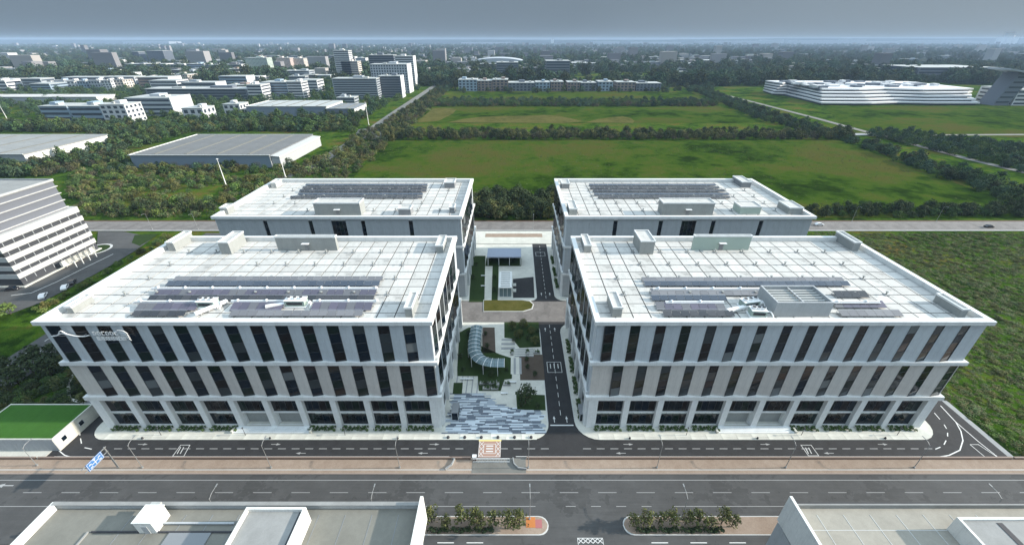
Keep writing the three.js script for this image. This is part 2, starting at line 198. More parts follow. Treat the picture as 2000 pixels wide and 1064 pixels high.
// pavements round the four blocks (raised, with rounded corners)
const roundRect = (x0, x1, z0, z1, r, q = [1, 1, 1, 1]) => [...(q[0] ? arc(x1 - r, z1 - r, r, 0, 90, 6) : [[x1, z1]]), ...(q[1] ? arc(x0 + r, z1 - r, r, 90, 180, 6) : [[x0, z1]]), ...(q[2] ? arc(x0 + r, z0 + r, r, 180, 270, 6) : [[x0, z0]]), ...(q[3] ? arc(x1 - r, z0 + r, r, 270, 360, 6) : [[x1, z0]])];
struct('pavement', slab(roundRect(-111, 9.3, -122.8, -71.9, 5), 0.12), MAT.pave, 0, 0, 0);
struct('pavement', slab(roundRect(16.4, 111.5, -122.8, -71.9, 6), 0.12), MAT.pave, 0, 0, 0);
struct('pavement', slab(roundRect(-111, 9.3, -189, -137, 3, [1, 1, 0, 0]), 0.12), MAT.pave, 0, 0, 0);
struct('pavement', slab(roundRect(16.4, 111.5, -189, -137, 4, [1, 1, 0, 0]), 0.12), MAT.pave, 0, 0, 0);
for (const [x, z0, z1] of [[9.2, -77, -118], [16.5, -78, -117], [9.2, -140, -188], [16.5, -141, -188]]) struct('street_kerb', bx(0.22, 0.15, Math.abs(z1 - z0)), MAT.kerb, x, 0, (z0 + z1) / 2);
struct('rear_pavement', bx(240, 0.16, 15.5), MAT.pave, 0, 0, -197.2);
struct('soil_strip', bx(30, 0.05, 4.5), MAT.soil, 0, 0.162, -199.5);

// ---------- the four office blocks ----------
const OW = 88.9, OD = 45.3, TOPY = 34.65, ROOFY = 33.2, PITCH = 5.8, WINW = 2.5, SAW = 0.5;
const LEVEL = { mid: [11.3, 21.7], top: [22.7, 33.6] };
const sawPanel = {}, sawFrame = {}, sawPane = {};
const winLen = Math.hypot(WINW, SAW), winAng = Math.atan2(SAW, WINW);
for (const k of ['mid', 'top']) {
  const h = LEVEL[k][1] - LEVEL[k][0], pw = PITCH - WINW;
  const s = new THREE.Shape(); s.moveTo(0, 0.35); s.lineTo(0, 0); s.lineTo(pw, -SAW); s.lineTo(pw, 0.35); s.closePath();
  const g = new THREE.ExtrudeGeometry(s, { depth: h, bevelEnabled: false }); g.rotateX(-Math.PI / 2); // shape y -> -z
  sawPanel[k] = g;
  const s2 = new THREE.Shape(); s2.moveTo(0, 0.35); s2.lineTo(0, -SAW); s2.lineTo(pw, 0); s2.lineTo(pw, 0.35); s2.closePath(); const g2 = new THREE.ExtrudeGeometry(s2, { depth: h, bevelEnabled: false }); g2.rotateX(-Math.PI / 2); sawPanel[k + 'Flip'] = g2;
  const f = [bx(0.09, h, 0.12, 0.045, 0, 0), bx(0.09, h, 0.12, winLen - 0.045, 0, 0)];
  const rows = 4, ph = h / rows; for (let i = 0; i <= rows; i++) f.push(bx(winLen - 0.2, 0.09, 0.11, winLen / 2, Math.min(h - 0.09, i * ph), 0));
  sawFrame[k] = merge(f); sawPane[k] = bx(winLen - 0.2, ph - 0.11, 0.03, winLen / 2, 0.1, -0.02);
}
const pick = (a, r) => a[Math.floor(r() * a.length)];
function place(parent, name, geo, m, F, lx, ly, lz, turn = 0) {   // F: facade frame {x, z, a}
  const c = Math.cos(F.a), s = Math.sin(F.a); return part(parent, name, geo, m, F.x + c * lx + s * lz, ly, F.z - s * lx + c * lz, F.a + turn);
}
function sawBand(o, F, len, k, start, n, r, mats, flip) {              // panel then window, n times, from `start`
  const [y0, y1] = LEVEL[k], h = y1 - y0, pw = PITCH - WINW;
  if (start > 0.3) place(o, 'end_panel', bx(start, h, 0.5, start / 2, 0, -0.15), mats[0], F, 0, y0, 0);
  for (let i = 0; i < n; i++) {
    const x = start + i * PITCH;
    // window first (slants inward), then panel slanting outward again
    const w = place(o, 'window', sawFrame[k], MAT.frame, F, x, y0, flip ? 0 : SAW, flip ? -winAng : winAng);
    const rows = 4, ph = h / rows; for (let j = 0; j < rows; j++) { const p = part(w, 'pane', sawPane[k], r() < 0.07 ? MAT.blind : pick(MAT.glass, r), 0, j * ph, 0); p.rotation.x = (r() - 0.5) * 0.03; p.rotation.y = (r() - 0.5) * 0.03; }
    const px = x + WINW;
    if (px + pw <= len - 0.4) place(o, 'facade_panel', sawPanel[flip ? k + 'Flip' : k], pick(mats, r), F, px, y0, 0);
    else if (len - px > 0.2) place(o, 'end_panel', bx(len - px, h, 0.5, (len - px) / 2, 0, -0.15), mats[0], F, px, y0, 0);
  }
  const endx = start + n * PITCH; if (len - endx > 0.3 && endx - PITCH + WINW + pw <= len - 0.4) place(o, 'end_panel', bx(len - endx, h, 0.5, (len - endx) / 2, 0, -0.1), mats[0], F, endx, y0, 0);
}
function groundBays(o, F, len, n, r, entry = []) {
  const cp = 2.4, p = (len - cp) / n, pil = 1.5;
  for (let i = 0; i <= n; i++) { const w = i === 0 || i === n ? cp : pil; place(o, 'pillar', bx(w, 10.05, 1.25, 0, 0, 0), MAT.stone, F, cp / 2 + i * p, 0, 0.05); }
  for (let i = 0; i < n; i++) {
    const x0 = cp / 2 + i * p + (i === 0 ? cp : pil) / 2, x1 = cp / 2 + (i + 1) * p - (i === n - 1 ? cp : pil) / 2, w = x1 - x0, xm = (x0 + x1) / 2;
    place(o, 'floor_beam', bx(w, 0.4, 0.25), MAT.stone, F, xm, 4.68, -0.22);
    place(o, 'base_beam', bx(w, 0.2, 0.2), MAT.stone, F, xm, 0.12, -0.25);
    for (const [fy, fh, deep] of [[5.1, 4.94, 0], [0.3, 4.36, entry.includes(i) ? 3.2 : 0]]) {
      const z = -0.4 - deep, cols = 4, pw = w / cols, bars = [];
      for (let k = 0; k <= cols; k++) bars.push(bx(0.08, fh, 0.1, Math.min(w / 2 - 0.04, Math.max(-w / 2 + 0.04, -w / 2 + k * pw)), 0, 0));
      bars.push(bx(w, 0.08, 0.09, 0, 0, 0), bx(w, 0.08, 0.09, 0, fh - 0.08, 0), bx(w, 0.07, 0.09, 0, fh * 0.84, 0));
      const win = place(o, 'glazing', merge(bars), MAT.frame, F, xm, fy, z);
      for (let k = 0; k < cols; k++) { const g = part(win, 'pane', bx(pw - 0.09, fh * 0.84 - 0.09, 0.03, 0, 0.08, 0), pick(MAT.glass.slice(0, 4), r), -w / 2 + (k + 0.5) * pw, 0, -0.02); g.rotation.y = (r() - 0.5) * 0.01; g.rotation.x = (r() - 0.5) * 0.01;
        part(win, 'pane', bx(pw - 0.09, fh * 0.16 - 0.1, 0.03, 0, fh * 0.84 + 0.075, 0), fy < 1 && r() < 0.75 && !deep ? MAT.frit : pick(MAT.glass, r), -w / 2 + (k + 0.5) * pw, 0, -0.02); }
      if (deep) { for (const s of [x0 + 0.1, x1 - 0.1]) place(o, 'recess_wall', bx(0.2, fh, deep), MAT.stone, F, s, fy, -0.6 - deep / 2); place(o, 'recess_floor', bx(w, 0.1, deep + 1), MAT.pave, F, xm, 0.16, -0.3 - deep / 2); }
    }
  }
}
MAT.blind = mat([0.11, 0.125, 0.13], 0.4);
MAT.frit = mat([0.42, 0.48, 0.46], 0.3);
function plainFacade(o, F, len, r) {                              // smooth wall with tall slits and one wide glazed bay
  const slits = [0.2, 0.385, 0.6, 0.795].map(t => t * len), wide = [0.47 * len, 0.53 * len];
  let cuts = [0]; const open = [...slits.map(s => [s - 0.75, s + 0.75]), wide].sort((a, b) => a[0] - b[0]);
  for (const [y0, y1] of [[0.3, 10], [11.2, 21.8], [22.6, 33.6]]) {
    let x = 0; for (const [a, b] of [...open, [len, len]]) {
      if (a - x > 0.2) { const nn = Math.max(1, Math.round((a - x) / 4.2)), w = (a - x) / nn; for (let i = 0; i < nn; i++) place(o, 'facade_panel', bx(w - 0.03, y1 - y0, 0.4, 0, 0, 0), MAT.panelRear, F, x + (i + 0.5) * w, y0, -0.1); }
      if (b > a) { const w = b - a, h = y1 - y0, cols = Math.max(1, Math.round(w / 1.4)), bars = []; for (let k = 0; k <= cols; k++) bars.push(bx(0.08, h, 0.1, -w / 2 + 0.04 + k * (w - 0.08) / cols, 0, 0)); for (let k = 0; k <= 4; k++) bars.push(bx(w, 0.08, 0.09, 0, Math.min(h - 0.08, k * h / 4), 0));
        const win = place(o, 'window', merge(bars), MAT.frame, F, (a + b) / 2, y0, -0.28); for (let k = 0; k < cols; k++) for (let j = 0; j < 4; j++) part(win, 'pane', bx(w / cols - 0.1, h / 4 - 0.1, 0.03, 0, 0.08, 0), pick(MAT.glass.slice(0, 4), r), -w / 2 + (k + 0.5) * w / cols, j * h / 4, -0.02); }
      x = b;
    }
    if (y0 < 22) place(o, 'ledge', bx(len + 0.8, 0.8, 1.0), MAT.cornice, F, len / 2, y1, -0.1);
  }
}
const frameOf = (side) => ({ front: { x: -OW / 2, z: OD / 2, a: 0 }, right: { x: OW / 2, z: OD / 2, a: Math.PI / 2 }, back: { x: OW / 2, z: -OD / 2, a: Math.PI }, left: { x: -OW / 2, z: -OD / 2, a: -Math.PI / 2 } })[side];
function office(label, [cx, cz], turn, seed, ground) {
  const o = thing('office_block', label, 'office building', [cx, 0, cz], turn, 'four white office blocks'), r = RNG(seed);
  part(o, 'core', bx(OW - 2.4, 33.0, OD - 2.4), MAT.equipWall);
  const F = frameOf;
  groundBays(o, F('front'), OW, 10, r, [4, 5]); sawBand(o, F('front'), OW, 'mid', 5.0, 15, r, MAT.panelWarm); sawBand(o, F('front'), OW, 'top', 1.6, 15, r, MAT.panel);
  for (const s of ['right', 'left']) { groundBays(o, F(s), OD, 5, r); const fl = s === (turn ? 'left' : 'right'); sawBand(o, F(s), OD, 'mid', 3.2, 7, r, MAT.panel, fl); sawBand(o, F(s), OD, 'top', 1.4, 7, r, MAT.panel, fl); }
  plainFacade(o, F('back'), OW, r);
  // ledges between the bands: front and sides
  for (const [s, len] of [['front', OW], ['right', OD], ['left', OD]]) for (const y of [21.72, 10.05]) {
    const hh = y > 15 ? 0.96 : 1.24, e = s === 'front' ? 0.95 : 0; place(o, 'ledge', bx(len + (s === 'front' ? 1.9 : -0.02), hh, 1.75), MAT.cornice, F(s), len / 2, y, -0.08);
  }
  // cornice and parapet
  const P = 1.25, W = OW + 1.6, D = OD + 1.6, hh = TOPY - 33.62;
  part(o, 'cornice', bx(W, hh, P + 0.3), MAT.cornice, 0, 33.62, D / 2 - (P + 0.3) / 2); part(o, 'cornice', bx(W, hh, P), MAT.cornice, 0, 33.62, -D / 2 + P / 2);
  for (const s of [-1, 1]) { part(o, 'cornice', bx(P + 0.1, hh, D - 2 * P - 0.3), MAT.cornice, s * (W / 2 - P / 2 - 0.05), 33.62, -0.15); }
  for (const s of [-1, 1]) { part(o, 'parapet_upstand', bx(0.35, 0.9, D - 2 * P - 0.3), MAT.cornice, s * (W / 2 - P + 0.06), 32.72, -0.15); part(o, 'parapet_upstand', bx(W - 2 * P, 0.9, 0.35), MAT.cornice, 0, 32.72, s > 0 ? D / 2 - P - 0.14 : -D / 2 + P - 0.16); }
  // flat roof laid in slabs with open joints
  const rw = W - 2 * P - 0.2, rd = D - 2 * P - 0.3; const base = part(o, 'roof', bx(rw, 0.5, rd), MAT.joint, 0, ROOFY - 0.56, -0.15);
  const nx = 21, nz = 11, sx = rw / nx, sz = rd / nz, tgs = [0, 1, 2, 3, 4, 5, 6].map(k => { const g = bx(sx - 0.26, 0.14, sz - 0.26).clone(), uv = g.attributes.uv; for (let q = 0; q < uv.count; q++) uv.setXY(q, uv.getX(q) + k * 4.3, uv.getY(q) + (k * k % 7) * 4.1); return g; });
  for (let i = 0; i < nx; i++) for (let j = 0; j < nz; j++) part(base, 'roof_slab', tgs[Math.floor(r() * 7)], pick(MAT.roof, r), -rw / 2 + (i + 0.5) * sx, 0.46, -rd / 2 + (j + 0.5) * sz).position.y += (r() - 0.5) * 0.02;
  base.position.y = ROOFY - 0.56; 
  for (let i = 1; i < 10; i++) for (let j = 1; j < 5; j++) if (r() < 0.85) { const vx = -rw / 2 + i * 2 * sx, vz = -rd / 2 + j * 2 * sz - 0.15; part(part(o, 'vent_shade_pad', ventShadePad, MAT.equipDark, vx, ROOFY - 0.05, vz), 'vent_pipe', ventGeo, MAT.equipWall, 0, 0.1, 0); }
  return o;
}
const ventGeo = merge([new THREE.CylinderGeometry(0.16, 0.16, 0.9, 7).translate(0, 0.45, 0), new THREE.CylinderGeometry(0.34, 0.34, 0.16, 8).translate(0, 0.95, 0), bx(0.7, 0.14, 0.7)]), ventShadePad = bx(1.1, 0.22, 1.1);  // dark pads under the vents paint in the shadows they cast
const LFc = [-63.63, -99.13], RFc = [63.63, -99.13], LRc = [-63.7, -162.65], RRc = [63.7, -162.65];
office('white office block bearing a white logo sign on its front facade', LFc, 0, 11);
office('white office block with a big open-topped grey box on its roof', RFc, 0, 22);
office('rear white office block standing behind the block with the logo', LRc, Math.PI, 33);
office('rear white office block beside the meadow, behind the block with the roof box', RRc, Math.PI, 44);

// roof houses and plant: world positions on each roof
const RY = 33.28;
function roofBox(name, label, cat, x0, x1, z0, z1, h, m, o2 = {}) {
  const w = x1 - x0, d = Math.abs(z1 - z0), t = thing(name, label, cat, [(x0 + x1) / 2, RY, (z0 + z1) / 2]);
  if (o2.open) { const th = 0.35; part(t, 'side_wall', bx(w, h, th), m, 0, 0, d / 2 - th / 2); part(t, 'side_wall', bx(w, h, th), m, 0, 0, -d / 2 + th / 2); for (const s of [-1, 1]) part(t, 'side_wall', bx(th, h, d - 2 * th), m, s * (w / 2 - th / 2), 0, 0); part(t, 'inner_deck', bx(w - 2 * th, 0.2, d - 2 * th), MAT.equip, 0, h * 0.35, 0);
    const n = 6; for (let i = 0; i < n; i++) part(t, 'louvre', bx(w - 2 * th - 0.1, 0.18, 0.5), MAT.equip, 0, h - 0.9, -d / 2 + th + (i + 0.7) * (d - 2 * th) / (n + 0.4)); part(t, 'middle_beam', bx(0.3, 0.3, d - 2 * th), m, 0, h - 0.6, 0); }
  else { part(t, 'wall', bx(w, h, d), m); part(t, 'roof_top', bx(w - 0.3, 0.12, d - 0.3), MAT.roof[1], 0, h, 0); for (const [a, b, c, e] of [[w + 0.3, 0.3, 0, d / 2], [w + 0.3, 0.3, 0, -d / 2]]) part(t, 'roof_edge', bx(a, 0.45, b), o2.edge || MAT.cornice, c, h, e); for (const s of [-1, 1]) part(t, 'roof_edge', bx(0.3, 0.45, d - 0.3), o2.edge || MAT.cornice, s * w / 2, h, 0); }  // darker walls and pale top slab paint in wall shade and top light
  if (o2.door) { const dr = part(t, 'door', bx(1.3, 2.2, 0.08), MAT.equipDark, 0, 0.05, d / 2 + 0.06); part(dr, 'handle', bx(0.08, 0.2, 0.08), MAT.steel, 0.45, 1, 0.06); part(t, 'door_canopy', bx(2.2, 0.15, 1.1), MAT.white, 0, 2.5, d / 2 + 0.6); }
  return t;
}
const PW = 'roof house';
roofBox('stair_house', 'wide grey stair house with two-part front on the logo block roof', PW, -72.71, -54.39, -115.95, -114.66, 4.3, MAT.equipWall, { door: 1 });
roofBox('stair_house', 'small pale stair house near the back edge of the logo block roof', PW, -88.73, -85.62, -120.25, -112.22, 3.6, MAT.equipWall);
roofBox('stair_house', 'wide green-grey stair house with door canopy on the boxed-roof block', PW, 55.16, 72.57, -115.95, -115.02, 4.4, MAT.equipGreen, { door: 1 });
roofBox('stair_house', 'narrow grey shaft house with pipes on the boxed-roof block', PW, 38.12, 42.31, -120.25, -112.22, 4.0, MAT.equipWall);
roofBox('stair_house', 'long grey stair house at the edge of the rear block behind the logo', PW, -73.23, -56.31, -148.67, -143.63, 4.6, MAT.equipWall, { door: 1 });
roofBox('stair_house', 'long dark stair house at the edge of the rear block by the meadow', PW, 54.62, 73.42, -148.67, -143.63, 4.6, MAT.equipWall, { door: 1 });
roofBox('plant_box', 'small plant box with slatted top beside the long rear stair house', PW, -42.64, -38.1, -148.13, -144.15, 2.2, MAT.equipDark);
roofBox('plant_box', 'small green-grey plant box beside the dark stair house', PW, 84.17, 91.78, -150.87, -145.18, 2.6, MAT.equipGreen);
roofBox('open_plant_box', 'big open-topped grey box with louvres on the office roof', 'plant enclosure', 60.9, 74.01, -87.44, -79.72, 3.9, MAT.wallGrey, { open: 1 });
for (const [lab, a, b, zb, h, m] of [
  ['long low pale plinth at the courtyard-side front corner of the boxed-roof block', [23.1, -79.51], [25.26, -79.51], -86.27, 2.4, MAT.equipWall],
  ['long low grey plinth at the meadow-side front corner of the boxed-roof block', [104.3, -79.51], [105.9, -79.51], -86.27, 1.9, MAT.equipWall],
  ['long grey plinth at the meadow-side back corner of the boxed-roof block', [104.0, -114.31], [106.0, -114.31], -122.54, 2.6, MAT.equipWall],
  ['pale corner plinth at the courtyard-side back of the boxed-roof block', [21.5, -113.25], [23.53, -113.25], -120.97, 2.2, MAT.equipWall],
  ['pale plinth at the courtyard-side front corner of the logo block', [-25.38, -79.51], [-23.7, -79.51], -86.27, 2.3, MAT.equipWall],
  ['grey plinth at the courtyard-side back corner of the logo block', [-23.63, -112.91], [-21.45, -112.91], -120.2, 2.2, MAT.equipWall],
  ['pale plinth at the road-side back corner of the logo block', [-106.2, -114.31], [-104.0, -114.31], -122.54, 2.6, MAT.equipWall],
  ['pale sloping plinth at the road-side front corner of the logo block', [-105.9, -80.97], [-104.4, -80.97], -86.27, 1.6, MAT.equipWall],
  ['dark plinth at the courtyard-side far corner of the rear block behind the logo', [-30.4, -176.32], [-25.91, -176.32], -182.22, 2.2, MAT.equipDark],
  ['dark plinth at the courtyard-side near corner of the rear block behind the logo', [-24.08, -146.22], [-22.16, -146.22], -149.98, 2.0, MAT.equipDark],
  ['dark box at the road-side near corner of the rear block behind the logo', [-109.02, -145.18], [-106.35, -145.18], -149.43, 2.2, MAT.equipWall],
  ['grey box at the far road-side corner of the rear block behind the logo', [-106.21, -176.32], [-103.97, -176.32], -181.47, 2.0, MAT.equip],
  ['dark box at the far courtyard-side corner of the rear block by the meadow', [20.9, -175.6], [24.25, -175.6], -181.47, 2.0, MAT.equipDark],
  ['grey box at the near courtyard-side corner of the rear block by the meadow', [20.58, -144.15], [23.42, -144.15], -152.76, 2.2, MAT.equipWall],
  ['grey box at the near meadow-side corner of the rear block by the meadow', [102.35, -145.18], [107.31, -145.18], -152.76, 2.2, MAT.equipWall],
  ['dark box at the far meadow-side corner of the rear block by the meadow', [100.05, -177.04], [104.11, -177.04], -186.09, 2.2, MAT.equipDark],
]) roofBox('roof_plinth', lab, 'roof plinth', a[0], b[0], zb, a[1], h, m);

// solar rows: every row a thing, every panel a part
const pvCache = {}; const pvGeo = d => pvCache[d] ||= (() => { const g = bx(2.0, 0.06, d); g.rotateX(0.28); g.translate(0, 0.72, 0); return g; })();
const legCache = {}; const legGeo = d => legCache[d] ||= merge([bx(0.07, 0.45, 0.07, 0, 0, d * 0.42), bx(0.07, 1.0, 0.07, 0, 0, -d * 0.42), bx(0.07, 0.07, d * 0.86, 0, 0.38, 0)]);
function solarRow(label, x0, x1, z, seed, depth, tone) {
  const n = Math.max(2, Math.floor((x1 - x0) / 2.08)), r = RNG(seed), t = thing('solar_panel_row', label, 'solar panels', [(x0 + x1) / 2, RY, z], 0, 'rows of solar panels on the roofs');
  for (let i = 0; i < n; i++) { const p = part(t, 'solar_panel', pvGeo(depth), pick(MAT.pv[tone], r), (i - (n - 1) / 2) * 2.08, 0, 0); p.rotation.x = (r() - 0.5) * 0.04; if (i % 3 === 0) part(t, 'support_frame', legGeo(depth), MAT.steel, (i - (n - 1) / 2) * 2.08 - 1.0, 0, 0); }
  part(t, 'rail', bx(n * 2.08, 0.08, 0.08), MAT.steel, 0, 0.42, depth * 0.4); part(t, 'rail', bx(n * 2.08, 0.08, 0.08), MAT.steel, 0, 0.94, -depth * 0.42);
  part(t, 'ballast', bx(n * 2.08, 0.14, 0.4), MAT.equip, 0, 0, -depth * 0.42);
  return t;
}
{ const N = ['first', 'second', 'third', 'fourth', 'fifth', 'sixth', 'seventh', 'eighth', 'ninth'];
  const rows = (where, list, seed) => list.forEach(([a, b, z, d, tone], i) => solarRow(N[i] + ' solar panel row from the back of ' + where, a, b, z, seed + i, d, tone));
  rows('the logo block', [[-92.38, -34.33, -96.34, 1.5, 0], [-91.99, -35.03, -93.79, 1.9, 1], [-91.94, -34.34, -89.47, 2.6, 2], [-91.65, -34.17, -86.83, 1.8, 3], [-91.27, -75.76, -82.97, 2.6, 2], [-68.62, -55.08, -82.97, 2.6, 2], [-48.93, -33.91, -82.97, 2.6, 2], [-90.49, -76.32, -80.08, 1.7, 3], [-67.67, -34.53, -80.08, 1.7, 0]], 500);
  rows('the office roof with the big box', [[34.12, 88.75, -95.93, 1.4, 0], [34.35, 88.61, -93.79, 1.8, 1], [34.21, 64.71, -89.47, 2.4, 0], [34.04, 53.2, -86.83, 1.8, 1], [34.1, 51.12, -83.19, 2.5, 2], [34.41, 52.42, -80.08, 1.8, 3], [80.47, 90.04, -88.49, 2.2, 3], [77.61, 90.28, -83.85, 2.2, 2], [75.62, 92.22, -80.18, 2.0, 0]], 520);
  rows('the rear block behind the logo', [[-93.09, -37.44, -178.86, 1.4, 1], [-92.37, -37.24, -174.85, 1.5, 3], [-91.58, -36.92, -170.66, 1.9, 3], [-90.82, -37.03, -166.3, 1.4, 1], [-91.56, -37.15, -162.44, 1.2, 3]], 540);
  rows('the rear block by the meadow', [[33.14, 89.7, -178.86, 1.4, 1], [33.01, 89.48, -174.85, 1.5, 3], [33.65, 89.84, -170.66, 1.9, 3], [33.41, 89.76, -166.3, 1.4, 1], [33.59, 89.26, -162.44, 1.2, 3]], 560);
}
// pipe runs on stands between the rows
function pipeRun(label, x0, x1, z, y = 1.1) { const t = thing('pipe_run', label, 'roof pipe', [(x0 + x1) / 2, RY, z]); const L = x1 - x0; const g = new THREE.CylinderGeometry(0.22, 0.22, L, 8); g.rotateZ(Math.PI / 2); part(t, 'pipe', g, MAT.white, 0, y, 0); const g2 = new THREE.CylinderGeometry(0.14, 0.14, L, 8); g2.rotateZ(Math.PI / 2); part(t, 'pipe', g2, MAT.steel, 0, y - 0.1, 0.5); for (let x = -L / 2 + 1; x < L / 2; x += 7) { part(t, 'stand', merge([bx(0.1, y, 0.1, 0, 0, -0.2), bx(0.1, y, 0.1, 0, 0, 0.6), bx(0.12, 0.1, 1.0, 0, y - 0.35, 0.2)]), MAT.steel, x, 0, 0); part(t, 'valve', new THREE.SphereGeometry(0.38, 8, 6), MAT.white, x + 0.6, y + 0.1, 0); } }
pipeRun('white pipe run on stands in front of the third solar row of the logo block', -93.08, -35.03, -90.81);
pipeRun('white pipe run on stands before the fourth solar row of the logo block', -92.56, -76.59, -84.6);
pipeRun('white pipe run between the two chillers of the logo block', -69.1, -55.36, -84.82);
pipeRun('white pipe run from the chiller toward the courtyard side of the logo block', -49.12, -33.52, -84.82);
pipeRun('white pipe run on stands in front of the boxed-roof solar rows', 35.56, 65.03, -90.56);
pipeRun('white pipe run before the fourth solar row of the boxed-roof block', 36.87, 51.17, -84.37);
pipeRun('white pipe run beside the roof box toward the meadow', 77.28, 89.1, -84.37);
// chillers: cabinet on a skid with fans on top
function chiller(label, [x, z], turn = 0, w = 4.2) { const t = thing('chiller', label, 'chiller', [x, RY, z], turn); part(t, 'skid', bx(w + 0.6, 0.3, 2.6), MAT.white); part(t, 'cabinet', bx(w, 1.5, 2.0, 0, 0, 0), MAT.equipGreen, 0, 0.3, 0); part(t, 'top_panel', bx(w + 0.2, 0.14, 2.2), MAT.white, 0, 1.8, 0); for (let i = 0; i < 3; i++) { const f = part(t, 'fan_housing', new THREE.CylinderGeometry(0.55, 0.55, 0.5, 12), MAT.white, (i - 1) * w / 3.2, 2.19, 0); part(f, 'fan_grille', new THREE.CylinderGeometry(0.45, 0.45, 0.04, 12), MAT.dark, 0, 0.26, 0); } part(t, 'grille', bx(w * 0.8, 0.7, 0.06), MAT.dark, 0, 0.75, 1.02); const el = new THREE.TubeGeometry(new THREE.CatmullRomCurve3([[w / 2, 1, 0], [w / 2 + 1, 1.3, 0], [w / 2 + 1.4, 0.9, 0.6], [w / 2 + 1.4, 0.2, 1.6]].map(p => new THREE.Vector3(...p))), 10, 0.16, 7); part(t, 'pipe_bend', el, MAT.white); }
chiller('green-grey chiller with white fans amid the solar rows of the logo block', [-74.35, -84]);
chiller('tall green-grey chiller nearest the courtyard on the logo block roof', [-53.08, -84.45], 0, 4.8);
chiller('chiller with pipes beside the open roof box', [57.25, -84], 0.2);
chiller('low chiller at the parapet beside the open roof box', [57.27, -80.13], -0.1, 3.4);
// cross ducts near the chillers
for (const [l, a, b] of [['white duct crossing the solar rows of the logo block', [-74.73, -79.72], [-70.55, -85.35]], ['white duct from the courtyard-side chiller of the logo block', [-59.68, -82.68], [-55.38, -84]], ['white duct crossing toward the open roof box', [50.64, -80.97], [63.35, -85.35]]]) { const L = Math.hypot(b[0] - a[0], b[1] - a[1]), t = thing('duct', l, 'duct', [(a[0] + b[0]) / 2, RY, (a[1] + b[1]) / 2], -Math.atan2(b[1] - a[1], b[0] - a[0])); part(t, 'casing', bx(L, 0.6, 0.9), MAT.white, 0, 0.5, 0); for (let i = 0; i < 4; i++) part(t, 'foot', bx(0.15, 0.5, 0.7), MAT.steel, (i - 1.5) * L / 4.2, 0, 0); }
// logo sign: swoosh of raised strokes and two rows of small block characters, on stand-off rails
{ const x0 = -104.6, z = -75.35, t = thing('logo_sign', 'white raised logo sign with swoosh and two rows of characters', 'sign', [x0, 31.1, z]);
  const curve = new THREE.CatmullRomCurve3([[-1.2, -0.2, 0], [0.4, 0.1, 0], [1.7, 1.3, 0], [2.6, 0.5, 0], [4.2, -0.1, 0], [6.2, -0.25, 0], [7.6, 0.1, 0]].map(p => new THREE.Vector3(...p)));
  part(t, 'swoosh', new THREE.TubeGeometry(curve, 40, 0.13, 6), MAT.white); const c2 = new THREE.CatmullRomCurve3([[0.2, 0.0, 0], [1.6, 0.55, 0], [3.0, 0.05, 0]].map(p => new THREE.Vector3(...p))); part(t, 'swoosh', new THREE.TubeGeometry(c2, 20, 0.11, 6), MAT.white);
  const r = RNG(91); const glyph = (cw, ch, dense) => { const b = []; const nb = dense ? 3 : 2; for (let i = 0; i < nb; i++) b.push(bx(cw, 0.13, 0.12, 0, i * (ch - 0.13) / (nb - 1), 0)); b.push(bx(0.14, ch, 0.12, -cw / 2 + 0.07, 0, 0.001)); if (r() < 0.7) b.push(bx(0.14, ch, 0.12, cw / 2 - 0.07, 0, -0.001)); if (dense) b.push(bx(0.13, ch, 0.11, 0, 0, 0)); return merge(b); };
  for (let i = 0; i < 6; i++) part(t, 'character', glyph(0.72, 0.95, false), MAT.white, 9.0 + i * 0.98, 0.15, 0);
  for (let i = 0; i < 6; i++) part(t, 'character', glyph(0.95, 1.05, true), MAT.white, 9.4 + i * 1.12, -1.35, 0);
  for (let i = 0; i < 4; i++) { const a = new THREE.CatmullRomCurve3([[14.6 + i * 0.1, 1.5 - i * 0.62, 0], [15.9, 1.3 - i * 0.62, 0], [16.6, 0.5 - i * 0.62, 0]].map(p => new THREE.Vector3(...p))); part(t, 'arc_stroke', new THREE.TubeGeometry(a, 12, 0.07, 5), MAT.white); }
  part(t, 'rail', bx(17.5, 0.08, 0.08), MAT.steel, 7.5, -0.3, -0.22); for (let i = 0; i < 6; i++) part(t, 'bracket', bx(0.08, 0.08, 0.9), MAT.steel, -0.5 + i * 3.2, -0.3, -0.6);
}

